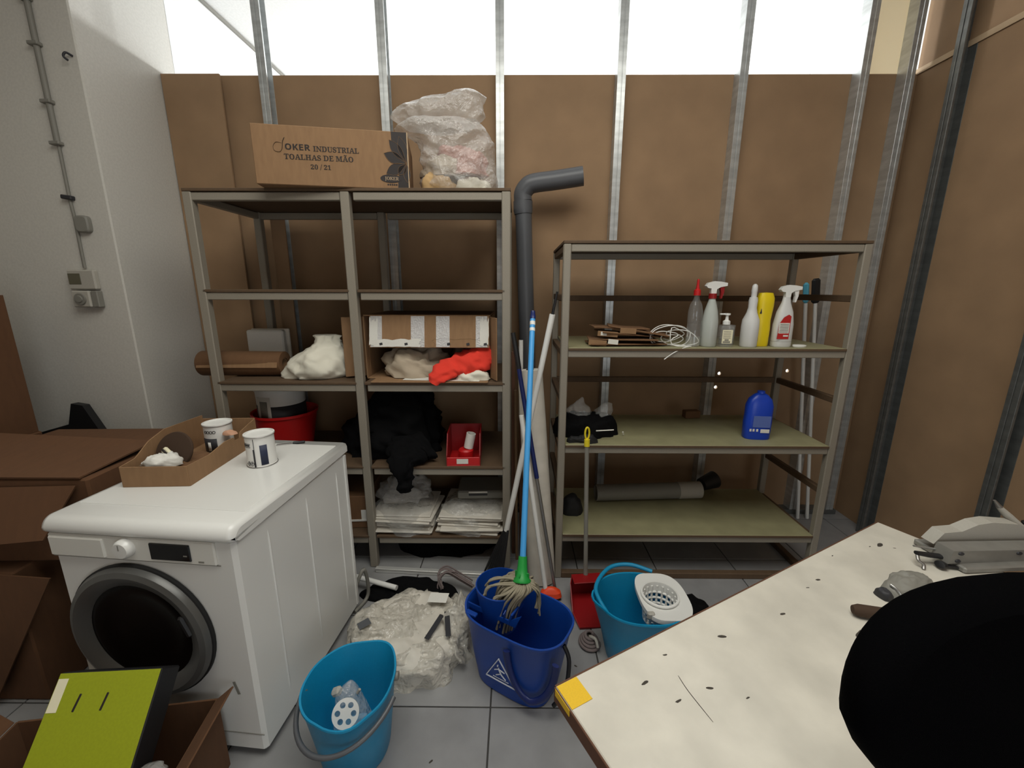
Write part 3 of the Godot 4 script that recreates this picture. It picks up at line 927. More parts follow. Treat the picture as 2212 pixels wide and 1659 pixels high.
# ------------------------------------------------------------------ things inside the tall unit
func build_left_shelf_things() -> void:
	var L3 := 1.083; var L4 := 0.619; var L5 := 0.201
	var st := S()
	# brown paper roll
	var roll := thing("paper_roll", "long brown kraft paper roll lying on middle shelf and poking past the post", "roll", Vector3(-1.72, L3 + 0.068, -2.245), 1.0)
	lathe(st, [Vector2(0.03, 0.0), Vector2(0.066, 0.0), Vector2(0.068, 0.003), Vector2(0.067, 0.3), Vector2(0.065, 0.45), Vector2(0.03, 0.45)], 32, 1, 1, 2, Vector3.ZERO, Basis(Vector3.FORWARD, PI * 0.5), false, false)
	part(roll, "paper", st, M.carton_dark)
	st = S()
	lathe(st, [Vector2(0.026, 0.004), Vector2(0.03, 0.004), Vector2(0.03, 0.446), Vector2(0.026, 0.446)], 20, 1, 1, 2, Vector3.ZERO, Basis(Vector3.FORWARD, PI * 0.5), false, false)
	part(roll, "core", st, M.carton)
	st = S()
	bx(st, Vector3(0.43, 0.0015, 0.03), Vector3(0.225, 0.001, 0.067), 0.0005, Basis(Vector3.RIGHT, 1.3))
	part(roll, "loose_edge", st, M.carton)
	# pale flat box behind the roll
	var pb := thing("flat_box", "pale grey slim box standing behind the brown paper roll", "box", Vector3(-1.455, L3, -2.42), 2.0)
	part(pb, "box_body", box_mesh(Vector3(0.21, 0.235, 0.04), 0.008), M.paper, Vector3(0, 0.1175, 0))
	part(pb, "box_lid", box_mesh(Vector3(0.22, 0.24, 0.014), 0.004), M.foam_white, Vector3(0.012, 0.12, -0.028))
	# white cloth sack
	st = S()
	sack(st, [[0.0, 0.0, 0.0, 0.16, 0.1], [0.01, 0.03, 0.0, 0.175, 0.12], [0.03, 0.1, 0.0, 0.145, 0.11], [0.055, 0.155, 0.0, 0.1, 0.085], [0.065, 0.18, -0.01, 0.082, 0.06], [0.062, 0.2, -0.02, 0.07, 0.05], [0.062, 0.222, -0.03, 0.085, 0.045], [0.065, 0.226, -0.03, 0.03, 0.02]], 400, 0.022, 7.0, 52, 5)
	single("cloth_sack", "white cloth sack slumped beside the brown paper roll", "sack", st, M.white_cloth, Vector3(-1.085, L3, -2.235))
	# opened carton lying on its side, mouth to the room
	var c := thing("open_carton", "opened cardboard carton with taped flap, lying on its side full of cloths", "box", Vector3(-0.46, L3, -2.38))
	var w := 0.66; var h := 0.335; var d := 0.42
	part(c, "bottom_panel", box_mesh(Vector3(w, 0.006, d), 0.001), M.carton, Vector3(0, 0.0032, 0))
	part(c, "top_panel", box_mesh(Vector3(w, 0.006, d), 0.001), M.carton, Vector3(0, h, 0))
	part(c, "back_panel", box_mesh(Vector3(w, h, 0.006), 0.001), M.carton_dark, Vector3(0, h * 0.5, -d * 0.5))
	for s in [-1, 1]:
		part(c, "side_panel", box_mesh(Vector3(0.006, h - 0.01, d), 0.001), M.carton, Vector3(s * w * 0.5, h * 0.5, 0))
	var fl := part(c, "top_flap", box_mesh(Vector3(w - 0.04, 0.165, 0.006), 0.001), M.carton, Vector3(0.015, h - 0.082, d * 0.5 + 0.017), Vector3(-10, 0, 0))
	for x in [-0.275, -0.06, 0.07, 0.27]:
		part(fl, "clear_tape", box_mesh(Vector3(0.07 if absf(x) < 0.2 else 0.06, 0.16, 0.001), 0.0003), M.film_tape, Vector3(x, 0.0, 0.0036))
	var rg := RandomNumberGenerator.new()
	rg.seed = 61
	for q in [[-0.17, -0.058, 0.13, 0.022], [0.16, -0.056, 0.15, 0.025], [-0.288, 0.0, 0.024, 0.075], [0.284, 0.0, 0.024, 0.075], [-0.035, 0.0, 0.02, 0.07]]:
		var poly := PackedVector2Array()
		for k in 12: poly.append(Vector2(lerpf(-q[2], q[2], k / 12.0), -q[3] * rg.randf_range(0.85, 1.0)))
		for k in 8: poly.append(Vector2(q[2] * rg.randf_range(0.85, 1.0), lerpf(-q[3], q[3], k / 8.0)))
		for k in 12: poly.append(Vector2(lerpf(q[2], -q[2], k / 12.0), q[3] * rg.randf_range(0.6, 1.0)))
		for k in 8: poly.append(Vector2(-q[2] * rg.randf_range(0.85, 1.0), lerpf(q[3], -q[3], k / 8.0)))
		st = S()
		prism(st, poly, 0.0015)
		part(fl, "torn_paper", st, M.paper if q[0] != -0.035 else M.film_tape, Vector3(q[0], q[1], 0.0045 + rg.randf() * 0.0008))
	for x in [-0.25, -0.12, 0.1, 0.2, 0.29]:
		part(fl, "print_mark", box_mesh(Vector3(0.016, 0.012, 0.0008), 0.0002), M.label_dark, Vector3(x, -0.064, 0.006), Vector3(0, 0, 12))
	part(c, "left_flap", box_mesh(Vector3(0.13, h - 0.02, 0.006), 0.001), M.carton, Vector3(-w * 0.5 - 0.056, h * 0.5, d * 0.5 - 0.026), Vector3(0, 24, 0))
	var rf := part(c, "right_flap", box_mesh(Vector3(0.006, h - 0.015, 0.085), 0.001), M.carton, Vector3(w * 0.5 + 0.018, h * 0.5, d * 0.5 + 0.04), Vector3(0, 24, 0))
	part(rf, "clear_tape", box_mesh(Vector3(0.001, h - 0.06, 0.06), 0.0003), M.film_tape, Vector3(0.0036, 0, 0))
	part(c, "bottom_flap", box_mesh(Vector3(w - 0.06, 0.006, 0.1), 0.001), M.carton, Vector3(0.02, 0.0035, d * 0.5 + 0.052), Vector3(0, 0, 0))
	part(c, "newspaper", box_mesh(Vector3(0.4, 0.003, 0.12), 0.0005), M.paper, Vector3(0.08, 0.0085, d * 0.5 + 0.02), Vector3(0, -4, 0))
	st = S()
	heap(st, 0.185, 0.13, 0.155, 420, 0.03, 8.0, 2.8, Vector3.ZERO, Vector3.ZERO, 20, 40)
	single("cloth_bundle", "beige cloth bundle inside the opened carton", "cloth", st, M.beige_cloth, Vector3(-0.54, L3 + 0.0105, -2.27))
	st = S()
	heap(st, 0.1, 0.1, 0.14, 426, 0.03, 9.0, 2.8, Vector3.ZERO, Vector3.ZERO, 16, 34)
	single("cloth_bundle", "pale grey striped cloth bundle at the back of the opened carton", "cloth", st, M.grey_light, Vector3(-0.27, L3 + 0.0105, -2.42))
	# red cloth: a thick folded swathe running down to the left
	st = S()
	swathe(st, [Vector3(0.145, 0.115, -0.02), Vector3(0.1, 0.1, 0.0), Vector3(0.02, 0.07, 0.02), Vector3(-0.06, 0.05, 0.05), Vector3(-0.13, 0.012, 0.105), Vector3(-0.155, -0.025, 0.118)], [0.035, 0.085, 0.085, 0.065, 0.05, 0.03], [0.04, 0.055, 0.05, 0.035, 0.02, 0.012], 430, 0.02)
	single("red_cloth", "bright red cloth hanging out of the opened carton", "cloth", st, M.red_cloth, Vector3(-0.27, L3 + 0.022, -2.19))
	st = S()
	heap(st, 0.085, 0.05, 0.05, 440, 0.015, 14.0, 3.0, Vector3.ZERO, Vector3.ZERO, 14, 32)
	single("white_rag", "crumpled white rag below the red cloth", "cloth", st, M.white_cloth, Vector3(-0.225, L3 + 0.008, -2.135))
	# black bag on the next shelf down, sleeve over the edge
	var bb := thing("black_bag", "large black cloth bag slumped on the shelf with sleeve hanging over the edge", "bag", Vector3(-0.68, L4, -2.36))
	st = S()
	sack(st, [[-0.04, 0.0, 0.0, 0.31, 0.19], [-0.04, 0.06, 0.0, 0.32, 0.2], [-0.03, 0.16, 0.0, 0.29, 0.18], [0.0, 0.25, 0.0, 0.22, 0.15], [0.01, 0.33, 0.0, 0.18, 0.12], [0.01, 0.40, 0.0, 0.15, 0.1], [0.01, 0.415, 0.0, 0.03, 0.03]], 450, 0.05, 4.5, 56, 5)
	part(bb, "bag_body", st, M.black_cloth)
	st = S()
	swathe(st, [Vector3(0.16, 0.1, 0.15), Vector3(0.11, 0.08, 0.2), Vector3(0.09, 0.06, 0.26), Vector3(0.085, 0.035, 0.33), Vector3(0.095, -0.06, 0.34), Vector3(0.1, -0.12, 0.335)], [0.13, 0.13, 0.11, 0.07, 0.05, 0.03], [0.06, 0.06, 0.05, 0.03, 0.02, 0.012], 460, 0.025)
	part(bb, "sleeve", st, M.black_cloth)
	# red storage bin
	var rb := thing("storage_bin", "small red open-front storage bin with white label", "bin", Vector3(-0.282, L4, -2.2), 2.0)
	st = S()
	bx(st, Vector3(0.18, 0.004, 0.22), Vector3(0, 0.002, 0), 0.001)
	part(rb, "bin_base", st, M.red)
	part(rb, "front_lip", box_mesh(Vector3(0.18, 0.045, 0.006), 0.002), M.red, Vector3(0, 0.0265, 0.107))
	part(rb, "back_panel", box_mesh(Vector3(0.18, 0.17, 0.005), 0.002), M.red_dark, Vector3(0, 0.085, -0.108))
	for s in [-1, 1]:
		st = S()
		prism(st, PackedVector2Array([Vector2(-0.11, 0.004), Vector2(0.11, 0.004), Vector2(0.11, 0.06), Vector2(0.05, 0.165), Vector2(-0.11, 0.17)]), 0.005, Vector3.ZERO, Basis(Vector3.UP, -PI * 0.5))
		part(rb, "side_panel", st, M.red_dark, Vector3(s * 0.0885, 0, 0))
	part(rb, "white_label", box_mesh(Vector3(0.062, 0.028, 0.001), 0.0003), M.paper, Vector3(-0.005, 0.027, 0.1106))
	st = S()
	lathe(st, [Vector2(0.02, 0.0), Vector2(0.026, 0.0), Vector2(0.026, 0.085), Vector2(0.021, 0.085), Vector2(0.021, 0.0)], 22, 1, 1, 2, Vector3.ZERO, Basis.IDENTITY, false, false)
	single("cardboard_tube", "short white cardboard tube standing in the red storage bin", "tube", st, M.paper, Vector3(-0.262, L4 + 0.066, -2.197), Vector3(0, 0, -12))
	st = S()
	lathe(st, [Vector2(0.04, 0.0), Vector2(0.042, 0.004), Vector2(0.042, 0.05), Vector2(0.034, 0.058), Vector2(0.0, 0.058)], 24)
	single("red_spool", "round red spool lying in the small storage bin", "spool", st, M.red, Vector3(-0.275, L4 + 0.0045, -2.19))
	# pail in a red tub, left bay
	var tub := thing("red_tub", "red plastic tub holding a paint pail behind washing machine", "tub", Vector3(-1.355, L4, -2.345))
	st = S()
	lathe(st, [Vector2(0.0, 0.0), Vector2(0.13, 0.0), Vector2(0.172, 0.235), Vector2(0.178, 0.24), Vector2(0.178, 0.225), Vector2(0.166, 0.232), Vector2(0.126, 0.006), Vector2(0.0, 0.006)], 40)
	part(tub, "tub_body", st, M.red)
	var pail := thing("paint_pail", "white paint pail with black band standing in the red tub", "pail", Vector3(-1.37, L4 + 0.008, -2.345))
	st = S()
	lathe(st, [Vector2(0.11, 0.0), Vector2(0.114, 0.0), Vector2(0.13, 0.36), Vector2(0.136, 0.362), Vector2(0.136, 0.385), Vector2(0.12, 0.39), Vector2(0.0, 0.386)], 40)
	part(pail, "pail_body", st, M.white_plastic)
	st = S()
	arc(st, 0.125, 0.16, 0.28, -30, 210, 0.0025, 30)
	part(pail, "black_band", st, M.label_dark)
	st = S()
	arc(st, 0.1285, 0.19, 0.335, 86, 128, 0.001, 10)
	part(pail, "white_label", st, M.paper)
	st = S()
	arc(st, 0.1298, 0.215, 0.31, 94, 116, 0.001, 8)
	part(pail, "label_picture", st, M.grey_plastic)
	# bottom shelf: wrapped paper packs
	for q in [["paper_pack", "plastic-wrapped pack of white paper sheets with ragged ends on bottom shelf", Vector3(-0.63, L5, -2.25), 0.34, 0.3, 9, 0.012], ["paper_pack", "plastic-wrapped pack of long white paper sheets at right of bottom shelf", Vector3(-0.25, L5, -2.27), 0.36, 0.34, 8, 0.013]]:
		var pk := thing(q[0], q[1], "pack", q[2], -3.0)
		var rng := RandomNumberGenerator.new()
		rng.seed = 900 + int(q[3] * 1000)
		for k in int(q[5]):
			part(pk, "sheet_bundle", box_mesh(Vector3(q[3], q[6] * 0.92, q[4]), 0.004), M.foam_white, Vector3(rng.randf_range(-0.012, 0.012), q[6] * (k + 0.5), rng.randf_range(-0.02, 0.02)), Vector3(0, rng.randf_range(-4, 4), 0))
		st = S()
		heap(st, q[3] * 0.53, q[4] * 0.56, q[5] * q[6] + 0.03, 470 + q[5], 0.022, 9.0, 5.0, Vector3(0, 0, 0), Vector3.ZERO, 16, 44)
		part(pk, "film", st, M.film_clear)
	var gb := thing("grey_case", "flat grey plastic case lying on the wrapped paper packs", "case", Vector3(-0.2, L5 + 0.142, -2.34), 2.0)
	part(gb, "case_body", box_mesh(Vector3(0.28, 0.05, 0.2), 0.008), M.grey_plastic, Vector3(0, 0.026, 0))
	part(gb, "dark_slot", box_mesh(Vector3(0.11, 0.012, 0.003), 0.001), M.label_dark, Vector3(-0.02, 0.03, 0.1005))
	part(gb, "case_label", box_mesh(Vector3(0.11, 0.01, 0.002), 0.0005), M.paper, Vector3(-0.02, 0.045, 0.1))
	st = S()
	heap(st, 0.16, 0.13, 0.12, 480, 0.04, 7.0, 2.2, Vector3.ZERO, Vector3.ZERO, 16, 36)
	single("plastic_wrap", "crumpled clear plastic wrap lying on the ragged paper pack", "wrap", st, M.film_milky, Vector3(-0.64, L5 + 0.14, -2.3))
	st = S()
	heap(st, 0.33, 0.2, 0.115, 486, 0.02, 6.0, 4.0, Vector3.ZERO, Vector3.ZERO, 14, 44)
	single("shade_mound", "flat black mound added for the shade under the bottom shelf of the tall unit", "sack", st, M.black_cloth, Vector3(-0.41, 0, -2.36))  # black mound added to stand for the shade below the shelf
	var lb := thing("small_carton", "small brown carton with white paper edge on the bottom shelf behind machine", "box", Vector3(-1.0, L5, -2.3), 4.0)
	part(lb, "box_body", box_mesh(Vector3(0.3, 0.2, 0.3), 0.004), M.carton_dark, Vector3(0, 0.1, 0))
	part(lb, "paper_edge", box_mesh(Vector3(0.28, 0.012, 0.004), 0.001), M.paper, Vector3(0.01, 0.05, 0.152))
	part(lb, "box_tape", box_mesh(Vector3(0.035, 0.06, 0.0012), 0.0003), M.paper, Vector3(0.125, 0.085, 0.1508))

# flat folded swathe of cloth along a path
func swathe(st: SurfaceTool, pts: Array, wid: Array, hei: Array, seed_: int, amp: float) -> void:
	var path := curve(pts, 7)
	var rings := []
	var n := 26
	for i in path.size():
		var u := float(i) / 7.0
		var k := mini(int(u), wid.size() - 2)
		var w := lerpf(wid[k], wid[k + 1], clampf(u - k, 0, 1)); var hh := lerpf(hei[k], hei[k + 1], clampf(u - k, 0, 1))
		var t: Vector3 = (path[mini(i + 1, path.size() - 1)] - path[maxi(i - 1, 0)]).normalized()
		var side := t.cross(Vector3(0.1, 0.8, 0.6)).normalized()
		var up := side.cross(t).normalized()
		var ring := PackedVector3Array()
		for j in n:
			var a := TAU * j / n
			var p: Vector3 = path[i] + side * cos(a) * w + up * sin(a) * hh
			var d := (fold(p, seed_, 10.0) - 0.6) * amp + (fold(p, seed_ + 5, 22.0) - 0.6) * amp * 0.4
			ring.append(p + (side * cos(a) + up * sin(a)) * d * minf(1.0, hh / amp))
		ring.reverse()
		rings.append(ring)
	loft(st, rings, true, true)

# ------------------------------------------------------------------ bottles and the lower unit
func bottle_body(t: Node3D, called: String, prof: Array, mat: Material, sx := 1.0, sz := 1.0, e := 2.0) -> MeshInstance3D:
	var st := S()
	lathe(st, prof, 32, sx, sz, e)
	return part(t, called, st, mat)

func trigger_head(t: Node3D, y: float, body: Material, trig: Material, flip := 1.0) -> void:
	var st := S()
	var poly := PackedVector2Array([Vector2(-0.012, 0), Vector2(0.012, 0), Vector2(0.013, 0.02), Vector2(0.03, 0.03), Vector2(0.062, 0.036), Vector2(0.062, 0.05), Vector2(0.03, 0.056), Vector2(0.0, 0.058), Vector2(-0.03, 0.05), Vector2(-0.04, 0.036), Vector2(-0.03, 0.026), Vector2(-0.014, 0.024)])
	if flip < 0:
		for i in poly.size(): poly[i].x *= -1.0
	prism(st, poly, 0.022, Vector3(0, y, 0))
	part(t, "spray_head", st, body)
	st = S()
	var tp := PackedVector2Array([Vector2(0.028, 0.034), Vector2(0.05, 0.036), Vector2(0.05, 0.005), Vector2(0.042, -0.024), Vector2(0.036, -0.024), Vector2(0.036, 0.004)])
	if flip < 0:
		for i in tp.size(): tp[i].x *= -1.0
	prism(st, tp, 0.016, Vector3(0, y, 0))
	part(t, "trigger", st, trig)

func build_right_shelf_things() -> void:
	var L := 1.2755
	var z := -2.075
	var st := S()
	# flattened brown trays
	var ct := thing("folded_cartons", "pile of flattened brown cardboard trays on the upper green shelf", "boxes", Vector3(0.56, L, -2.13), -3.0)
	var rows := [[0.0, 0.006, 0.0, 0.38, 0.16, 0, 2], [-0.02, 0.028, 0.0, 0.34, 0.16, 0, -1], [0.03, 0.05, -0.02, 0.34, 0.16, -5, 3], [0.06, 0.07, -0.01, 0.3, 0.15, -9, -2], [-0.03, 0.082, -0.03, 0.28, 0.15, -2, 1]]
	for r in rows:
		part(ct, "folded_tray", box_mesh(Vector3(r[3], 0.007, r[4]), 0.002), M.carton_dark, Vector3(r[0], r[1] + 0.004, r[2]), Vector3(0, r[6] * 3, r[5]))
	for r in [[-0.15, 0.018, 0.086, 0.09], [-0.1, 0.06, 0.07, 0.1], [0.0, 0.075, 0.065, 0.08]]:
		part(ct, "tray_wall", box_mesh(Vector3(r[3], 0.026, 0.005), 0.001), M.carton, Vector3(r[0], r[1], r[2]), Vector3(0, 4, -4))
	part(ct, "white_label", box_mesh(Vector3(0.05, 0.024, 0.001), 0.0003), M.paper, Vector3(-0.075, 0.024, 0.0905), Vector3(0, 4, -6))
	part(ct, "white_label", box_mesh(Vector3(0.03, 0.018, 0.001), 0.0003), M.paper, Vector3(-0.12, 0.062, 0.0745), Vector3(0, 4, -4))
	# white cable
	var cb := thing("coiled_cable", "loose coil of thin white cable drooping over the shelf edge", "cable", Vector3(0.775, L, -2.09))
	var rng := RandomNumberGenerator.new()
	rng.seed = 21
	var pts := []
	for i in 54:
		var a := i * 0.62
		var k := 0.05 + 0.035 * sin(i * 0.37) + rng.randf() * 0.012
		pts.append(Vector3(cos(a) * k * 1.35 + 0.02 * sin(i * 0.2), 0.045 + sin(a) * k * 0.62 + 0.006 * sin(i * 0.9), sin(a * 0.8) * 0.025))
	pts.append_array([Vector3(0.0, 0.01, 0.03), Vector3(0.08, 0.004, 0.06), Vector3(0.05, 0.004, 0.083), Vector3(-0.01, -0.022, 0.092), Vector3(-0.055, -0.055, 0.094)])
	for i in pts.size():
		if i < 56: pts[i].y = maxf(pts[i].y, 0.004)
	st = S()
	tube(st, curve(pts, 3), 0.0026, 6)
	part(cb, "cable", st, M.white_plastic)
	# clear bottle with red nozzle
	var b := thing("squeeze_bottle", "empty clear plastic bottle with pointed red nozzle", "bottle", Vector3(0.882, L, z))
	bottle_body(b, "bottle_body", [Vector2(0.0, 0.001), Vector2(0.03, 0.001), Vector2(0.034, 0.006), Vector2(0.034, 0.11), Vector2(0.032, 0.115), Vector2(0.034, 0.12), Vector2(0.034, 0.17), Vector2(0.028, 0.205), Vector2(0.013, 0.232), Vector2(0.012, 0.25)], M.clear_plastic)
	bottle_body(b, "liquid", [Vector2(0.0, 0.004), Vector2(0.031, 0.004), Vector2(0.031, 0.05), Vector2(0.0, 0.05)], M.clear_plastic)
	bottle_body(b, "nozzle", [Vector2(0.0, 0.248), Vector2(0.016, 0.248), Vector2(0.016, 0.272), Vector2(0.009, 0.278), Vector2(0.006, 0.3), Vector2(0.006, 0.318), Vector2(0.004, 0.325), Vector2(0.0, 0.325)], M.red)
	# spray bottle, red collar
	b = thing("spray_bottle", "grey spray bottle with white head, red collar and red trigger", "bottle", Vector3(0.958, L, z))
	bottle_body(b, "bottle_body", [Vector2(0.0, 0.0), Vector2(0.034, 0.0), Vector2(0.038, 0.006), Vector2(0.038, 0.12), Vector2(0.03, 0.175), Vector2(0.016, 0.225), Vector2(0.014, 0.235), Vector2(0.0, 0.235)], M.bottle_grey)
	bottle_body(b, "liquid", [Vector2(0.0, 0.003), Vector2(0.035, 0.003), Vector2(0.035, 0.11), Vector2(0.0, 0.11)], M.grey_light)
	bottle_body(b, "collar", [Vector2(0.0, 0.233), Vector2(0.018, 0.233), Vector2(0.018, 0.257), Vector2(0.0, 0.257)], M.red_dark)
	trigger_head(b, 0.257, M.white_plastic, M.red_dark)
	# pump bottle
	b = thing("pump_bottle", "short clear soap bottle with pump head and cream label", "bottle", Vector3(1.04, L, z))
	bottle_body(b, "bottle_body", [Vector2(0.0, 0.0), Vector2(0.031, 0.0), Vector2(0.034, 0.005), Vector2(0.034, 0.09), Vector2(0.03, 0.1), Vector2(0.012, 0.104), Vector2(0.012, 0.11)], M.clear_plastic, 1.0, 0.8, 4.0)
	part(b, "label", box_mesh(Vector3(0.05, 0.066, 0.0012), 0.0004), M.label_pale, Vector3(-0.002, 0.05, 0.0275))
	for k in 6:
		part(b, "label_line", box_mesh(Vector3(0.036 if k != 4 else 0.02, 0.003 if k < 4 else 0.008, 0.0006), 0.0002), M.grey_plastic, Vector3(-0.004, 0.074 - k * 0.01, 0.0283))
	bottle_body(b, "pump_head", [Vector2(0.0, 0.108), Vector2(0.017, 0.108), Vector2(0.017, 0.124), Vector2(0.008, 0.13), Vector2(0.006, 0.152), Vector2(0.014, 0.154), Vector2(0.014, 0.162), Vector2(0.0, 0.163)], M.white_plastic)
	part(b, "spout", box_mesh(Vector3(0.03, 0.008, 0.01), 0.003), M.white_plastic, Vector3(-0.022, 0.158, 0))
	# clear box behind
	b = thing("clear_container", "small clear plastic container behind the pump bottle", "container", Vector3(1.082, L, z - 0.07))
	bottle_body(b, "container_body", [Vector2(0.0, 0.0), Vector2(0.034, 0.0), Vector2(0.036, 0.1), Vector2(0.033, 0.1), Vector2(0.031, 0.003), Vector2(0.0, 0.003)], M.clear_plastic, 1.0, 0.7, 4.0)
	bottle_body(b, "contents", [Vector2(0.0, 0.004), Vector2(0.029, 0.004), Vector2(0.03, 0.03), Vector2(0.0, 0.03)], M.grey_plastic, 1.0, 0.7, 4.0)
	# white curved bottle
	b = thing("white_bottle", "milky white bottle with narrow waist and rounded cap", "bottle", Vector3(1.155, L, z + 0.005))
	bottle_body(b, "bottle_body", [Vector2(0.0, 0.0), Vector2(0.036, 0.0), Vector2(0.039, 0.006), Vector2(0.04, 0.1), Vector2(0.038, 0.13), Vector2(0.024, 0.165), Vector2(0.019, 0.19), Vector2(0.02, 0.225), Vector2(0.017, 0.24), Vector2(0.0, 0.24)], M.bottle_milk)
	bottle_body(b, "cap", [Vector2(0.0, 0.238), Vector2(0.0125, 0.238), Vector2(0.0125, 0.262), Vector2(0.014, 0.27), Vector2(0.012, 0.294), Vector2(0.006, 0.302), Vector2(0.0, 0.303)], M.bottle_milk)
	# yellow bottle
	b = thing("yellow_bottle", "bright yellow flat detergent bottle standing upside down", "bottle", Vector3(1.227, L, z - 0.02))
	bottle_body(b, "bottle_body", [Vector2(0.0, 0.0), Vector2(0.034, 0.0), Vector2(0.036, 0.006), Vector2(0.037, 0.08), Vector2(0.035, 0.13), Vector2(0.041, 0.2), Vector2(0.04, 0.235), Vector2(0.031, 0.26), Vector2(0.0, 0.263)], M.yellow_bottle, 1.0, 0.7, 2.6)
	part(b, "dark_print", box_mesh(Vector3(0.016, 0.06, 0.003), 0.001), M.label_dark, Vector3(-0.03, 0.19, 0.017), Vector3(0, -50, 6))
	part(b, "dark_print", box_mesh(Vector3(0.014, 0.05, 0.003), 0.001), M.label_dark, Vector3(-0.028, 0.05, 0.016), Vector3(0, -50, 0))
	# spray bottle with red label
	b = thing("spray_bottle", "milky spray bottle with white head and red and white label", "bottle", Vector3(1.318, L, z))
	bottle_body(b, "bottle_body", [Vector2(0.0, 0.0), Vector2(0.043, 0.0), Vector2(0.046, 0.006), Vector2(0.045, 0.11), Vector2(0.036, 0.17), Vector2(0.02, 0.215), Vector2(0.016, 0.24), Vector2(0.0, 0.24)], M.bottle_milk, 1.0, 0.72, 2.6)
	bottle_body(b, "liquid_line", [Vector2(0.0445, 0.026), Vector2(0.0465, 0.027), Vector2(0.0462, 0.028)], M.grey_plastic, 1.0, 0.72, 2.6)
	st = S()
	prism(st, PackedVector2Array([Vector2(-0.034, 0.04), Vector2(0.022, 0.04), Vector2(0.022, 0.15), Vector2(0.01, 0.158), Vector2(-0.012, 0.145), Vector2(-0.03, 0.115)]), 0.002, Vector3(-0.008, 0, 0.0335))
	var lab := part(b, "label", st, M.label_red)
	part(lab, "label_text_block", box_mesh(Vector3(0.05, 0.05, 0.0012), 0.0003), M.paper, Vector3(-0.014, 0.093, 0.0345))
	for k in 6:
		part(lab, "label_line", box_mesh(Vector3(0.042, 0.003, 0.0008), 0.0002), M.grey_plastic, Vector3(-0.014, 0.112 - k * 0.0075, 0.0353))
	part(lab, "label_mark", box_mesh(Vector3(0.024, 0.008, 0.001), 0.0003), M.paper, Vector3(-0.002, 0.056, 0.0348))
	trigger_head(b, 0.24, M.white_plastic, M.white_plastic)
	# lid
	st = S()
	lathe(st, [Vector2(0.0, 0.0), Vector2(0.03, 0.0), Vector2(0.032, 0.003), Vector2(0.032, 0.009), Vector2(0.026, 0.011), Vector2(0.0, 0.009)], 26, 1.0, 0.75)
	single("white_dish", "small shallow white dish lying beside the red labelled spray bottle", "dish", st, M.white_plastic, Vector3(1.4, L, z + 0.02))
	# black bag in clear wrap, next shelf down
	var L3 := 0.7785
	var k3 := thing("black_bundle", "black folded bundle in torn clear plastic with pale strip", "bundle", Vector3(0.40, L3, -2.19), 4.0)
	st = S()
	heap(st, 0.165, 0.115, 0.115, 500, 0.02, 7.0, 3.4, Vector3.ZERO, Vector3.ZERO, 18, 44)
	part(k3, "bundle_body", st, M.black_cloth)
	part(k3, "pale_strip", box_mesh(Vector3(0.095, 0.006, 0.004), 0.001), M.paper, Vector3(0.06, 0.055, 0.127), Vector3(-20, 0, 2))
	st = S()
	sack(st, [[-0.06, 0.085, -0.04, 0.09, 0.05], [-0.05, 0.13, -0.05, 0.06, 0.035], [-0.03, 0.175, -0.05, 0.02, 0.012], [-0.025, 0.19, -0.05, 0.004, 0.004]], 510, 0.02, 12.0, 30, 5)
	part(k3, "film", st, M.film_clear)
	st = S()
	sack(st, [[0.09, 0.08, -0.03, 0.06, 0.04], [0.1, 0.11, -0.04, 0.05, 0.03], [0.115, 0.15, -0.04, 0.03, 0.012], [0.12, 0.16, -0.04, 0.004, 0.004]], 514, 0.02, 12.0, 30, 5)
	part(k3, "film", st, M.film_clear)
	part(k3, "pale_tag", box_mesh(Vector3(0.008, 0.03, 0.006), 0.002), M.white_plastic, Vector3(0.178, 0.016, 0.07), Vector3(30, 0, 20))
	st = S()
	heap(st, 0.08, 0.026, 0.035, 520, 0.012, 14.0, 3.0, Vector3.ZERO, Vector3.ZERO, 12, 30)
	single("black_cable_bundle", "small tangle of black and grey cord before the black bundle", "cord", st, M.black_rubber, Vector3(0.345, L3, -2.04))
	st = S()
	bx(st, Vector3(0.095, 0.045, 0.05), Vector3(0, 0.0225, 0), 0.003)
	single("wood_block", "small brown wooden block at the back of the green shelf", "block", st, M.carton_dark, Vector3(1.09, L3, -2.48), Vector3(0, 6, 0))
	# blue detergent bottle
	b = thing("blue_bottle", "royal blue detergent bottle with white label alone on the shelf", "bottle", Vector3(1.285, L3, -2.12), -6.0)
	bottle_body(b, "bottle_body", [Vector2(0.0, 0.0), Vector2(0.062, 0.0), Vector2(0.066, 0.008), Vector2(0.068, 0.09), Vector2(0.066, 0.13), Vector2(0.066, 0.18), Vector2(0.055, 0.215), Vector2(0.036, 0.236), Vector2(0.02, 0.246), Vector2(0.0, 0.246)], M.bottle_blue, 1.0, 0.55, 3.0)
	bottle_body(b, "cap", [Vector2(0.0, 0.244), Vector2(0.018, 0.244), Vector2(0.018, 0.258), Vector2(0.0, 0.26)], M.bottle_blue)
	part(b, "label", box_mesh(Vector3(0.086, 0.062, 0.001), 0.0003), M.label_blue, Vector3(0.006, 0.1, 0.0385))
	part(b, "label_code", box_mesh(Vector3(0.044, 0.02, 0.001), 0.0003), M.paper, Vector3(0.026, 0.05, 0.0385))
	for x in [-0.045, -0.03, -0.012]:
		part(b, "label_mark", box_mesh(Vector3(0.01, 0.014, 0.001), 0.0003), M.paper, Vector3(x, 0.053, 0.038))
	# bottom shelf: clear tube, black balls
	var L4 := 0.2705
	var tb := thing("plastic_tube_roll", "long grey see-through tube lying along the bottom green shelf", "tube", Vector3(0.5, L4 + 0.052, -2.37), 4.0)
	st = S()
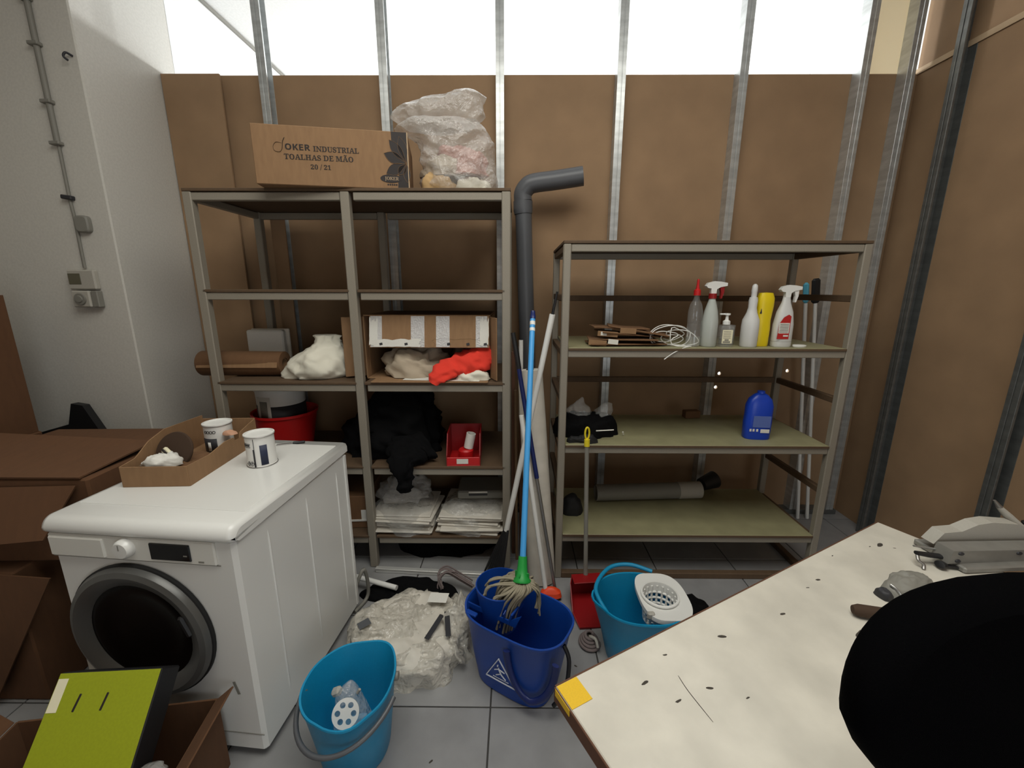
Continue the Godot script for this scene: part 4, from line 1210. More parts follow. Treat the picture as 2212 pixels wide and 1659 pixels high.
	lathe(st, [Vector2(0.046, 0.0), Vector2(0.05, 0.0), Vector2(0.05, 0.66), Vector2(0.046, 0.66)], 30, 1, 1, 2, Vector3.ZERO, Basis(Vector3.FORWARD, PI * 0.5), false, false)
	part(tb, "tube_wall", st, M.grey_plastic)
	st = S()
	lathe(st, [Vector2(0.0, 0.52), Vector2(0.052, 0.52), Vector2(0.052, 0.665), Vector2(0.0, 0.665)], 30, 1, 1, 2, Vector3.ZERO, Basis(Vector3.FORWARD, PI * 0.5), false, false)
	part(tb, "tube_sleeve", st, M.grey_light)
	st = S()
	heap(st, 0.065, 0.06, 0.1, 530, 0.008, 9.0, 2.0, Vector3.ZERO, Vector3.ZERO, 14, 30)
	single("black_ball", "round black lump by the left post on the bottom green shelf", "ball", st, M.black_rubber, Vector3(0.34, L4, -2.24))
	var cup := thing("black_cup", "black open cup lying on its side behind the grey tube", "cup", Vector3(1.2, L4 + 0.056, -2.48), 22.0)
	st = S()
	lathe(st, [Vector2(0.0, 0.0), Vector2(0.04, 0.0), Vector2(0.055, 0.11), Vector2(0.052, 0.11), Vector2(0.038, 0.004), Vector2(0.0, 0.004)], 28, 1, 1, 2, Vector3.ZERO, Basis(Vector3(0, 0, 1), -PI * 0.45))
	part(cup, "cup_body", st, M.black_plastic)
	# two brooms with heads up in the corner
	for q in [["corner_broom", "upturned broom with blue head and white pole in the corner", Vector3(1.965, 0.0, -2.63), Vector3(1.79, 1.47, -2.63), "cyan_pale", 0.125], ["corner_broom", "upturned broom with black head and white pole in the corner", Vector3(2.03, 0.0, -2.63), Vector3(1.85, 1.47, -2.63), "black_plastic", 0.15]]:
		var br := thing(q[0], q[1], "broom", q[2])
		var d: Vector3 = q[3] - q[2]
		st = S()
		tube(st, [Vector3.ZERO + Vector3(0, 0.004, 0), d * 0.5, d], 0.011, 12)
		part(br, "pole", st, M.white_plastic)
		st = S()
		bx(st, Vector3(0.034 if q[4] == "cyan_pale" else 0.05, q[5], 0.03), d + d.normalized() * q[5] * 0.5, 0.012, Basis(Vector3.BACK, 0.12))
		part(br, "broom_head", st, M[q[4]])

# ------------------------------------------------------------------ pipe, mops, brooms, rolls between the units
func build_poles() -> void:
	var st := S()
	# grey drain pipe with elbow
	var p := thing("drain_pipe", "dark grey plastic drain pipe with elbow at its top", "pipe", Vector3(0.07, 0, -2.6))
	var tx := -0.028
	st = S()
	tube(st, [Vector3(0.03, 0.0, 0), Vector3(0.012, 1.0, 0), Vector3(tx, 2.05, 0)], 0.048, 24)
	part(p, "pipe", st, M.pipe_grey)
	st = S()
	tube(st, [Vector3(tx + 0.0015, 1.98, 0), Vector3(tx, 2.0, 0), Vector3(tx, 2.005, 0), Vector3(tx - 0.001, 2.05, 0)], [0.052, 0.0555, 0.0555, 0.0555], 24)
	part(p, "socket", st, M.pipe_grey)
	st = S()
	tube(st, curve([Vector3(tx, 2.05, 0), Vector3(tx - 0.002, 2.09, 0), Vector3(tx + 0.02, 2.125, 0.006), Vector3(tx + 0.06, 2.145, 0.012), Vector3(0.16, 2.16, 0.02), Vector3(0.31, 2.178, 0.035)], 6), 0.052, 24)
	part(p, "elbow", st, M.pipe_grey)
	# white foam roll
	var r := thing("foam_roll", "tall white foam roll leaning between the two shelf units", "roll", Vector3(0.15, 0, -1.99))
	var d := Vector3(-0.075, 1.15, -0.1)
	st = S()
	tube(st, [Vector3(0, 0.004, 0), d * 0.12, d * 0.45, d * 0.8, d], [0.07, 0.073, 0.071, 0.067, 0.063], 26)
	part(r, "foam", st, M.foam_white)
	st = S()
	tube(st, [d * 0.999, d * 1.004], [0.02, 0.02], 16)
	part(r, "hollow", st, M.label_dark)
	st = S()
	bx(st, Vector3(0.014, 1.02, 0.012), Vector3(0, 0.51, 0), 0.002)
	single("wood_lath", "thin brown wooden lath standing by the tall unit's end post", "lath", st, M.wood, Vector3(0.012, 0, -2.16), Vector3(-1.5, 0, 0.6))
	st = S()
	bx(st, Vector3(0.02, 1.22, 0.012), Vector3(0, 0.61, 0), 0.002)
	single("wood_lath", "taller dark wooden lath right behind the thin brown one", "lath", st, M.wood_edge, Vector3(-0.008, 0, -2.22), Vector3(-1.5, 0, 0.2))
	# poles: [name, label, foot, top, segments of (from, to, material, radius)]
	var foot := Vector3(-0.105, 0.0, -1.955); var top := Vector3(0.168, 1.44, -1.915)
	var w := thing("broom", "broom with white pole and black bristles, leaning to the right", "broom", foot)
	d = top - foot
	st = S(); tube(st, [d * 0.225, d * 0.6, d * 1.0], 0.0135, 12)
	part(w, "pole", st, M.white_plastic)
	st = S(); tube(st, [d * 0.995, d * 1.03, d * 1.07], [0.007, 0.006, 0.005], 8)
	part(w, "hanging_loop", st, M.black_plastic)
	st = S()
	for k in 9:
		var o := (k - 4) * 0.006
		tube(st, [d * 0.23 + Vector3(o * 0.3, 0, o * 0.5), d * 0.1 + Vector3(-0.012 + o * 1.2, 0, o * 2.2), Vector3(-0.022 + o * 1.8, 0.004, o * 3.4)], [0.006, 0.008, 0.005], 7)
	part(w, "bristles", st, M.black_plastic)
	# navy and steel pole
	foot = Vector3(0.215, 0.0, -1.88); top = Vector3(-0.012, 1.345, -2.03)
	w = thing("telescopic_pole", "navy and bare steel telescopic pole with black grip, leaning left", "pole", foot)
	d = top - foot
	st = S(); tube(st, [d * 0.002, d * 0.47], 0.009, 12); part(w, "steel_tube", st, M.steel)
	st = S(); tube(st, [d * 0.46, d * 0.88], 0.0115, 12); part(w, "navy_tube", st, M.navy)
	st = S(); tube(st, [d * 0.87, d * 0.93, d * 1.0], [0.0125, 0.0135, 0.011], 12); part(w, "grip", st, M.black_plastic)
	# white pole with orange broom
	foot = Vector3(0.16, 0.045, -1.845); top = Vector3(0.03, 0.95, -1.95)
	w = thing("broom", "broom with white pole and orange-red head beside the foam roll", "broom", Vector3(foot.x, 0, foot.z))
	d = top - foot
	st = S(); tube(st, [Vector3(0, 0.045, 0), d * 0.5 + Vector3(0, 0.045, 0), d + Vector3(0, 0.045, 0)], 0.0115, 12); part(w, "pole", st, M.white_plastic)
	st = S()
	lathe(st, [Vector2(0.05, 0.018), Vector2(0.056, 0.022), Vector2(0.05, 0.046), Vector2(0.03, 0.062), Vector2(0.014, 0.07), Vector2(0.0, 0.07)], 26, 1.0, 0.5, 3.0)
	part(w, "broom_head", st, M.orange, Vector3(0.025, 0, 0.005))
	st = S()
	for k in 11:
		tube(st, [Vector3(-0.045 + k * 0.009, 0.02, 0.0), Vector3(-0.05 + k * 0.01, 0.001, 0.006)], 0.0055, 6)
	part(w, "bristles", st, M.label_dark, Vector3(0.025, 0, 0.005))
	# brown short pole behind
	foot = Vector3(0.04, 0.0, -2.2); top = Vector3(0.03, 1.28, -2.27)
	w = thing("pole", "white pole with brown lower half standing behind the blue mop handle", "pole", foot)
	d = top - foot
	st = S(); tube(st, [Vector3(0, 0.002, 0), d * 0.68], 0.0115, 12); part(w, "brown_half", st, M.wood_edge)
	st = S(); tube(st, [d * 0.67, d * 1.0], 0.0125, 12); part(w, "white_half", st, M.white_plastic)

# ------------------------------------------------------------------ buckets
# oval bucket: secs of [y, a, b, shift]; pull(angle) widens the rim for spouts
func bucket_shell(secs: Array, e: float, spouts: Array, n := 56) -> SurfaceTool:
	var st := S()
	var rings := []
	var prof := []
	for s in secs:
		var ring := PackedVector3Array()
		for j in n:
			var a := TAU * j / n
			var c := cos(a); var sn := sin(a)
			var k := 0.0
			var ky := 0.0
			for sp in spouts:
				var da := absf(angle_difference(a, deg_to_rad(sp[0]))) / deg_to_rad(sp[1])
				if da < 1.0:
					k += sp[2] * (0.5 + 0.5 * cos(PI * da)) * s[3]
					ky += sp[3] * (0.5 + 0.5 * cos(PI * da)) * s[3]
			ring.append(Vector3(signf(c) * pow(absf(c), 2.0 / e) * s[1] + c * k, s[0] + ky, signf(sn) * pow(absf(sn), 2.0 / e) * s[2] + sn * k))
		rings.append(ring)
		prof.append(Vector2(s[1], s[0]))
	loft(st, rings, true, true, profile_groups(prof))
	return st

func build_buckets() -> void:
	var st := S()
	# ---- mop bucket
	var t := thing("mop_bucket", "dark blue mop bucket with wringer and white slip-hazard triangle", "bucket", Vector3(0.015, 0, -1.405), -30.0)
	st = bucket_shell([[0.0, 0.15, 0.1, 0.0], [0.006, 0.158, 0.108, 0.0], [0.15, 0.182, 0.124, 0.2], [0.29, 0.2, 0.134, 0.8], [0.3, 0.207, 0.14, 1.0], [0.308, 0.207, 0.14, 1.0], [0.308, 0.2, 0.133, 1.0], [0.29, 0.194, 0.128, 0.8], [0.15, 0.176, 0.118, 0.2], [0.012, 0.152, 0.102, 0.0]], 3.4, [[0, 40, 0.012, 0.004], [180, 40, 0.012, 0.012]])
	part(t, "bucket_body", st, M.blue)
	# wringer cup
	st = S()
	lathe(st, [Vector2(0.066, 0.2), Vector2(0.072, 0.2), Vector2(0.098, 0.375), Vector2(0.1, 0.385), Vector2(0.095, 0.386), Vector2(0.066, 0.21), Vector2(0.0, 0.21)], 40)
	var cup := part(t, "wringer", st, M.blue, Vector3(-0.095, 0, -0.018))
	st = S()
	prism(st, PackedVector2Array([Vector2(-0.13, 0.0), Vector2(0.095, 0.0), Vector2(0.12, 0.06), Vector2(0.07, 0.02), Vector2(0.03, 0.018), Vector2(-0.13, 0.02)]), 0.006, Vector3(0.02, 0.288, 0.075))
	part(cup, "wringer_plate", st, M.blue)
	part(cup, "wringer_lip", box_mesh(Vector3(0.008, 0.055, 0.12), 0.002), M.blue, Vector3(0.092, 0.315, 0.02), Vector3(0, 0, -18))
	part(cup, "rib", box_mesh(Vector3(0.004, 0.07, 0.02), 0.001), M.blue, Vector3(0.065, 0.31, 0.07), Vector3(20, 0, -10))
	for s in [-1, 1]:
		part(cup, "hook", box_mesh(Vector3(0.05, 0.012, 0.02), 0.003), M.blue, Vector3(-0.06, 0.306, s * 0.118))
	# black carrying handle dropped to the near side
	st = S()
	var hpts := []
	for i in 25:
		var a := lerpf(0.0, PI, i / 24.0)
		var sw := sin(a)
		hpts.append(Vector3(0.122 + 0.09 * cos(a), 0.262 - 0.19 * sw, lerpf(0.142, 0.128, sw) - 0.035 * maxf(0.0, cos(a))))
	tube(st, hpts, 0.0075, 8, true, 1.8)
	part(t, "carry_handle", st, M.navy)
	st = S()
	tube(st, curve([Vector3(0.205, 0.27, 0.02), Vector3(0.232, 0.22, 0.03), Vector3(0.232, 0.12, 0.06), Vector3(0.2, 0.06, 0.09)], 6), 0.008, 8)
	part(t, "pull_handle", st, M.black_plastic)
	# warning triangle on the near long side, a little slanted with the wall
	st = S()
	var tri_o := [Vector2(-0.055, -0.045), Vector2(0.055, -0.045), Vector2(0.0, 0.05)]
	for i in 3:
		var a: Vector2 = tri_o[i]; var b: Vector2 = tri_o[(i + 1) % 3]
		var pa := Vector3(a.x, a.y, 0); var pb := Vector3(b.x, b.y, 0)
		tube(st, [pa, pb], 0.0032, 6, true, 0.5)
	var sign_ := part(t, "warning_triangle", st, M.white_print, Vector3(-0.008, 0.135, 0.1265), Vector3(6.5, 0, 0))
	sign_.scale = Vector3(1.2, 1.25, 1.0)
	st = S()
	for q in [[Vector2(-0.004, 0.01), Vector2(0.004, -0.012), 0.004], [Vector2(0.004, -0.012), Vector2(0.02, -0.028), 0.003], [Vector2(0.002, -0.012), Vector2(-0.016, -0.024), 0.003], [Vector2(-0.003, 0.006), Vector2(0.018, 0.0), 0.0028], [Vector2(-0.003, 0.006), Vector2(-0.02, -0.004), 0.0028], [Vector2(-0.006, 0.016), Vector2(-0.0065, 0.02), 0.0045], [Vector2(-0.028, -0.034), Vector2(0.03, -0.034), 0.0016]]:
		tube(st, [Vector3(q[0].x, q[0].y, 0), Vector3(q[1].x, q[1].y, 0)], q[2], 6, true, 0.4)
	part(sign_, "slipping_figure", st, M.white_print)
	# ---- mop standing in the wringer
	var mo := thing("mop", "grey string mop with sky-blue handle and green socket in the wringer", "mop", Vector3(-0.055, 0.30, -1.455))
	var base := Vector3(0.087, 0.185, -0.015)
	var tp := Vector3(0.135, 1.115, -0.5)
	st = S()
	tube(st, [base, base.lerp(tp, 0.5), tp], 0.0125, 14)
	part(mo, "handle", st, M.sky_handle)
	var dd := (tp - base).normalized()
	st = S()
	tube(st, [tp, tp + dd * 0.02, tp + dd * 0.022, tp + dd * 0.04], [0.0135, 0.0135, 0.011, 0.01], 12)
	part(mo, "handle_tip", st, M.navy)
	st = S()
	tube(st, [tp - dd * 0.03, tp - dd * 0.012], 0.0132, 12)
	tube(st, [tp - dd * 0.06, tp - dd * 0.045], 0.0132, 12)
	part(mo, "pale_ring", st, M.white_plastic)
	st = S()
	tube(st, [base - dd * 0.075, base - dd * 0.068, base - dd * 0.055, base - dd * 0.02, base + dd * 0.02], [0.036, 0.038, 0.024, 0.02, 0.017], 16)
	for k in 4:
		var a := TAU * k / 4 + 0.4
		bx(st, Vector3(0.004, 0.03, 0.012), base - dd * 0.05 + Vector3(cos(a), 0, sin(a)) * 0.024, 0.001, Basis(Vector3.UP, -a + PI * 0.5))
	part(mo, "socket", st, M.green)
	var rng := RandomNumberGenerator.new()
	rng.seed = 77
	var hb := base - dd * 0.07
	st = S()
	for k in 120:
		var a := rng.randf() * TAU
		var rr := rng.randf_range(0.012, 0.034)
		var out := rng.randf_range(0.03, 0.068)
		var o := Vector3(cos(a), 0, sin(a))
		var s0 := hb + o * rr
		var bias := Vector3(-0.06, 0, 0.004)
		var e1 := hb + o * (rr + out * 0.6) + bias * 0.3 + Vector3(0, -0.012, 0)
		var e2 := hb + o * (out * 0.85) + bias * 0.9 + Vector3(0, -0.07, 0)
		var e3 := hb + o * out * 0.7 + bias * 1.3 + Vector3(0, -0.14 - rng.randf() * 0.06, 0)
		tube(st, curve([s0, e1, e2, e3], 4), 0.0052, 5)
	for q in [[Vector3(-0.02, 0.0, 0.02), Vector3(-0.08, 0.012, 0.035), Vector3(-0.13, -0.005, 0.03), Vector3(-0.145, -0.045, 0.03)], [Vector3(-0.02, 0.002, 0.0), Vector3(-0.07, 0.018, 0.01), Vector3(-0.12, 0.0, 0.0), Vector3(-0.14, -0.03, 0.0)], [Vector3(-0.02, 0.0, 0.03), Vector3(-0.06, -0.01, 0.06), Vector3(-0.1, -0.035, 0.055), Vector3(-0.1, -0.06, 0.05), Vector3(-0.06, -0.05, 0.05)], [Vector3(0.02, 0.0, 0.01), Vector3(0.05, -0.012, 0.02), Vector3(0.062, -0.05, 0.02), Vector3(0.058, -0.1, 0.025)], [Vector3(0.02, 0.0, 0.02), Vector3(0.06, -0.02, 0.035), Vector3(0.07, -0.07, 0.03), Vector3(0.066, -0.13, 0.03)], [Vector3(0.015, 0.0, -0.01), Vector3(0.045, -0.006, 0.0), Vector3(0.066, -0.04, 0.0), Vector3(0.072, -0.1, 0.01)]]:
		for m in 3:
			var pp := []
			for v in q: pp.append(hb + v + Vector3(rng.randf_range(-0.006, 0.006), rng.randf_range(-0.003, 0.005), rng.randf_range(-0.006, 0.006)))
			tube(st, curve(pp, 5), 0.0042, 5)
	var strands := part(mo, "mop_strands", st, M.mop_yarn)
	strands.set_meta("kind", "stuff")
	# ---- cyan bucket in front, with a perforated white strainer inside
	var c := thing("bucket", "cyan plastic bucket with grey bail handle in front of washing machine", "bucket", Vector3(-0.545, 0, -1.13), 0.0)
	var cyan_secs := [[0.0, 0.105, 0.105, 0.0], [0.006, 0.11, 0.11, 0.0], [0.14, 0.125, 0.13, 0.2], [0.265, 0.138, 0.15, 0.9], [0.274, 0.143, 0.156, 1.0], [0.28, 0.142, 0.155, 1.0], [0.279, 0.136, 0.149, 1.0], [0.262, 0.133, 0.145, 0.9], [0.14, 0.12, 0.125, 0.2], [0.01, 0.105, 0.105, 0.0], [0.009, 0.04, 0.04, 0.0]]
	var cs := bucket_shell(cyan_secs, 2.3, [[78, 34, 0.02, 0.004], [-60, 40, 0.01, 0.006], [170, 60, 0.006, 0.01]])
	part(c, "bucket_body", cs, M.cyan)
	st = S()
	tube(st, bail(0.142, 0.15, 0.13, 0.04), 0.008, 8)
	part(c, "bail_handle", st, M.pipe_grey, Vector3(0, 0.255, 0), Vector3(0, -14, 0))
	for s in [-1, 1]:
		st = S()
		lathe(st, [Vector2(0.014, 0), Vector2(0.014, 0.012), Vector2(0.008, 0.014)], 14, 1, 1, 2, Vector3.ZERO, Basis(Vector3.FORWARD, s * PI * 0.5))
		part(c, "handle_pivot", st, M.grey_plastic, Vector3(s * 0.136, 0.258, -s * 0.035))
	var sv := thing("drain_strainer", "white funnel-shaped strainer with six round holes inside the cyan bucket", "strainer", Vector3(-0.545, 0.0115, -1.105), 0.0)
	st = S()
	tube(st, curve([Vector3(-0.005, 0.005, -0.02), Vector3(-0.005, 0.06, -0.022), Vector3(-0.012, 0.14, -0.03), Vector3(-0.03, 0.2, -0.045), Vector3(-0.04, 0.215, -0.05)], 5), [0.075, 0.075, 0.075, 0.074, 0.072, 0.07, 0.067, 0.064, 0.06, 0.056, 0.052, 0.048, 0.045, 0.042, 0.039, 0.036, 0.033, 0.03, 0.026, 0.02, 0.01], 28)
	part(sv, "funnel", st, M.film_milky)
	part(sv, "funnel_spout", box_mesh(Vector3(0.035, 0.026, 0.03), 0.008), M.grey_light, Vector3(-0.062, 0.195, -0.045), Vector3(0, 0, 25))
	var disc := CSGCylinder3D.new()
	disc.name = "perforated_disc"
	disc.radius = 0.042; disc.height = 0.006; disc.sides = 32
	disc.material = M.white_plastic
	for k in 6:
		var a := TAU * k / 6
		var h := CSGCylinder3D.new()
		h.name = "disc_hole"
		h.radius = 0.0088; h.height = 0.03; h.sides = 14
		h.operation = CSGShape3D.OPERATION_SUBTRACTION
		h.material = M.white_plastic
		disc.add_child(h, true)
		h.position = Vector3(cos(a) * 0.025, 0, sin(a) * 0.025)
	sv.add_child(disc)
	disc.position = Vector3(-0.002, 0.195, 0.03)
	disc.rotation_degrees = Vector3(50, 0, -12)
	part(sv, "clip", box_mesh(Vector3(0.01, 0.024, 0.008), 0.003), M.grey_light, Vector3(0.02, 0.215, -0.03), Vector3(0, 0, -30))
	# ---- second cyan bucket under the table edge, with basket
	c = thing("bucket", "cyan plastic bucket with white basket wringer, half hidden by table", "bucket", Vector3(0.53, 0, -1.525), 0.0)
	cs = bucket_shell([[0.0, 0.125, 0.11, 0.0], [0.006, 0.13, 0.115, 0.0], [0.14, 0.155, 0.135, 0.2], [0.265, 0.175, 0.152, 0.9], [0.274, 0.18, 0.158, 1.0], [0.281, 0.179, 0.157, 1.0], [0.28, 0.172, 0.15, 1.0], [0.262, 0.169, 0.147, 0.9], [0.14, 0.149, 0.13, 0.2], [0.01, 0.122, 0.107, 0.0], [0.009, 0.04, 0.04, 0.0]], 2.3, [[178, 24, 0.026, 0.006], [60, 40, 0.012, 0.006]])
	part(c, "bucket_body", cs, M.cyan)
	st = S()
	tube(st, curve([Vector3(-0.15, 0.26, 0.075), Vector3(-0.178, 0.285, -0.04), Vector3(-0.1, 0.3, -0.155), Vector3(0.0, 0.305, -0.178), Vector3(0.1, 0.29, -0.15)], 7), 0.009, 8)
	part(c, "bail_handle", st, M.cyan)
	var wb := part(c, "basket_wringer", basket_plate(), M.white_plastic, Vector3(0.085, 0.282, 0.0))
	st = S()
	lathe(st, [Vector2(0.072, 0.0), Vector2(0.078, 0.006), Vector2(0.078, 0.012), Vector2(0.07, 0.014), Vector2(0.068, 0.0), Vector2(0.066, -0.03)], 36, 1, 1, 2, Vector3.ZERO, Basis.IDENTITY, false, false)
	part(wb, "basket_rim", st, M.white_plastic)
	# basket: bars with open squares between them
	st = S()
	for k in 18:
		var a := TAU * k / 18
		var o := Vector3(cos(a), 0, sin(a))
		tube(st, [o * 0.068 + Vector3(0, 0.0, 0), o * 0.058 + Vector3(0, -0.11, 0)], 0.0055, 6)
	for y in [-0.03, -0.055, -0.08, -0.11]:
		var rr := lerpf(0.068, 0.058, -y / 0.11)
		var ring := []
		for k in 25: ring.append(Vector3(cos(TAU * k / 24) * rr, y, sin(TAU * k / 24) * rr))
		tube(st, ring, 0.0055, 6, false)
	for k in 5:
		var o := (k - 2) * 0.022
		var e := sqrt(0.058 * 0.058 - o * o)
		tube(st, [Vector3(o, -0.11, -e), Vector3(o, -0.11, e)], 0.0045, 6)
		tube(st, [Vector3(-e, -0.11, o), Vector3(e, -0.11, o)], 0.0045, 6)
	part(wb, "basket_grid", st, M.white_plastic)
	part(wb, "hinge", box_mesh(Vector3(0.03, 0.03, 0.02), 0.006), M.grey_light, Vector3(-0.07, 0.0, 0.105))

func bail(rx: float, rz: float, drop: float, fwd: float) -> Array:
	var out := []
	for i in 29:
		var a := PI * i / 28.0
		var s := sin(a)
		out.append(Vector3(cos(a) * (rx + 0.016), -0.055 * s, s * (rz + 0.035)))
	return out

func basket_plate() -> SurfaceTool:
	# plate with a round opening: ring from the opening out to a rounded D outline
	var st := S()
	var n := 48
	var rings := []
	for q in [[0.0, 0.0], [1.0, 0.006], [1.0, -0.012], [0.0, -0.006]]:
		var r := PackedVector3Array()
		for j in n:
			var a := TAU * j / n
			var inner := Vector3(cos(a) * 0.07, 0, sin(a) * 0.07)
			var ox := cos(a); var oz := sin(a)
			var ex := 0.09 if ox < 0 else 0.115
			var outer := Vector3(signf(ox) * pow(absf(ox), 0.6) * ex, 0, signf(oz) * pow(absf(oz), 0.75) * 0.14)
			var p := inner.lerp(outer, q[0])
			p.y = q[1]
			r.append(p)
		rings.append(r)
	rings.append(rings[0])
	loft(st, rings, false, false, [0, 1, 2, 3])
	return st

# ------------------------------------------------------------------ things on the floor
func build_floor_things() -> void:
	var st := S()
	# red dustpan with a long handle
	var dp := thing("dustpan", "red long-handled dustpan with grey pole and yellow grip", "dustpan", Vector3(0.375, 0, -1.81), 6.0)
	st = S()
	var secs := []
	for q in [[-0.075, 0.07, 0.11], [-0.02, 0.09, 0.105], [0.08, 0.1, 0.03], [0.16, 0.085, 0.012]]:
		var r := PackedVector3Array()
		var z: float = q[0]; var w: float = q[1]; var h: float = q[2]
		r.append_array([Vector3(-w, 0.003, z), Vector3(w, 0.003, z), Vector3(w + 0.004, h, z), Vector3(w, h, z), Vector3(w - 0.004, 0.007, z), Vector3(-w + 0.004, 0.007, z), Vector3(-w, h, z), Vector3(-w - 0.004, h, z)])
		r.reverse()
		secs.append(r)
	loft(st, secs, true, true, [FLAT, FLAT, FLAT])
	bx(st, Vector3(0.145, 0.112, 0.006), Vector3(0, 0.058, -0.076), 0.002)
	bx(st, Vector3(0.15, 0.006, 0.07), Vector3(0, 0.112, -0.045), 0.002)
	part(dp, "pan", st, M.red_dark)
	st = S()
	tube(st, [Vector3(0, 0.08, -0.07), Vector3(0.0, 0.14, -0.078), Vector3(-0.006, 0.5, -0.1), Vector3(-0.01, 0.82, -0.12)], [0.015, 0.011, 0.011, 0.011], 12)
	part(dp, "pole", st, M.grey_plastic)
	st = S()
	var gp := [Vector3(-0.01, 0.80, -0.119), Vector3(-0.01, 0.835, -0.121)]
	tube(st, gp, 0.014, 12)
	var lp := []
	for i in 25:
		var a := TAU * i / 24.0
		lp.append(Vector3(-0.01 + cos(a) * 0.0105, 0.865 + sin(a) * 0.03, -0.123))
	tube(st, lp, 0.005, 6, false)
	part(dp, "grip", st, M.yellow_grip)
	# coil of cord
	var cc := thing("cord_coil", "small coil of grey striped cord beside the dustpan", "cord", Vector3(0.335, 0, -1.565))
	st = S()
	var pts := []
	for i in 40:
		var a := i * 0.66
		var r := 0.045 - 0.0008 * i
		pts.append(Vector3(cos(a) * r, 0.008 + i * 0.0012, sin(a) * r * 1.1))
	tube(st, curve(pts, 3), 0.007, 7)
	part(cc, "cord", st, M.yarn_grey)
	st = S()
	tube(st, curve([Vector3(0.03, 0.02, 0.0), Vector3(0.0, 0.05, 0.012), Vector3(0.02, 0.058, 0.035), Vector3(0.028, 0.03, 0.05)], 5), 0.007, 7)
	part(cc, "cord_end", st, M.grey_light)
	st = S()
	heap(st, 0.11, 0.07, 0.05, 630, 0.015, 9.0, 2.2, Vector3.ZERO, Vector3.ZERO, 12, 30)
	single("black_rag", "black rag on the floor behind the white basket wringer", "rag", st, M.black_cloth, Vector3(0.86, 0, -1.79))
	# aluminium bar
	st = S()
	bx(st, Vector3(0.66, 0.022, 0.018), Vector3(0, 0.011, 0), 0.003)
	bx(st, Vector3(0.66, 0.006, 0.026), Vector3(0, 0.026, 0), 0.002)
	single("aluminium_profile", "bright aluminium profile bar on the floor before the tall unit", "bar", st, M.aluminium, Vector3(-0.45, 0, -2.02), Vector3(0, -3.8, 0))
	# white pole lying
	st = S()
	tube(st, [Vector3(-0.2, 0.013, -0.075), Vector3(0.12, 0.013, 0.036)], 0.013, 12)
	single("loose_pole", "white plastic pole lying on the floor beside the washing machine", "pole", st, M.white_plastic, Vector3(-0.72, 0.055, -1.865), Vector3(0, 0, 0))
	# black cloth pile
	st = S()
	heap(st, 0.25, 0.09, 0.045, 600, 0.016, 6.0, 2.6, Vector3.ZERO, Vector3.ZERO, 18, 50)
	single("black_cloth_pile", "flat pile of black cloth on the floor behind the wrapped package", "cloth", st, M.black_cloth, Vector3(-0.56, 0, -1.87))
	# cord bundle
	var rng := RandomNumberGenerator.new()
	rng.seed = 31
	var cbn := thing("cable_bundle", "mauve-grey bundle of thin cords in front of the aluminium bar", "cable", Vector3(-0.325, 0.0, -1.9))
	st = S()
	for k in 9:
		var o := Vector3(rng.randf_range(-0.01, 0.01), rng.randf_range(0.0, 0.03), rng.randf_range(-0.02, 0.02))
		tube(st, curve([Vector3(-0.05, 0.03, 0.03) + o, Vector3(-0.07, 0.07, 0.0) + o, Vector3(-0.03, 0.09, -0.02) + o, Vector3(0.04, 0.065, 0.0) + o, Vector3(0.11, 0.035, 0.02) + o], 5), 0.0035, 5)
	part(cbn, "cords", st, M.yarn_grey)
	st = S()
	tube(st, curve([Vector3(-0.055, 0.004, 0.05), Vector3(-0.075, 0.05, 0.03), Vector3(-0.04, 0.1, 0.0), Vector3(0.02, 0.1, -0.01), Vector3(0.03, 0.07, 0.0)], 6), 0.004, 6)
	part(cbn, "binding_loop", st, M.yarn_grey)
	# wrapped package: fabric panels in glossy film
	var pk := thing("wrapped_package", "beige sheet package in glossy crumpled clear plastic on the floor", "package", Vector3(-0.45, 0, -1.555), 8.0)
	rng.seed = 41
	st = S()
	heap(st, 0.235, 0.22, 0.128, 606, 0.016, 5.0, 6.0, Vector3.ZERO, Vector3.ZERO, 24, 64)
	part(pk, "folded_sheet", st, M.foam_white)
	st = S()
	heap(st, 0.265, 0.25, 0.15, 610, 0.034, 6.0, 6.0, Vector3.ZERO, Vector3.ZERO, 30, 90)
	part(pk, "film", st, M.film_gloss)
	st = S()
	heap(st, 0.075, 0.2, 0.165, 620, 0.05, 7.0, 2.8, Vector3(0.2, 0.0, 0.0), Vector3.ZERO, 20, 48)
	part(pk, "film_gather", st, M.film_gloss)
	part(pk, "paper_label", box_mesh(Vector3(0.09, 0.0015, 0.055), 0.0004), M.paper, Vector3(0.11, 0.155, -0.09), Vector3(6, -15, 4))
	for q in [[0.1, 0.07, -28], [0.155, 0.06, 4]]:
		part(pk, "dark_strap", box_mesh(Vector3(0.022, 0.003, 0.13), 0.001), M.label_dark, Vector3(q[0], 0.146, q[1]), Vector3(4, q[2], 0))
	part(pk, "green_tag", box_mesh(Vector3(0.05, 0.002, 0.04), 0.0005), M.pipe_grey, Vector3(-0.2, 0.15, 0.02), Vector3(0, 30, 5))
	# crumbs of dirt
	rng.seed = 51
	var spots := [[-0.28, -1.08], [-0.25, -1.02], [0.55, -1.93], [0.62, -1.95], [0.7, -1.9], [0.85, -1.97], [-0.62, -0.98], [-0.02, -0.99], [0.02, -1.0], [0.3, -1.72], [0.26, -1.45]]
	for s in spots:
		st = S()
		heap(st, rng.randf_range(0.004, 0.009), rng.randf_range(0.003, 0.005), 0.003, 700 + int(s[0] * 100), 0.001, 60.0, 2.0, Vector3.ZERO, Vector3.ZERO, 4, 9)
		single("dirt_crumb", "dark crumb of dirt on the grey floor tiles", "dirt", st, M.scuff, Vector3(s[0], 0.0, s[1]), Vector3(0, rng.randf() * 180, 0), "dirt crumbs on the floor")

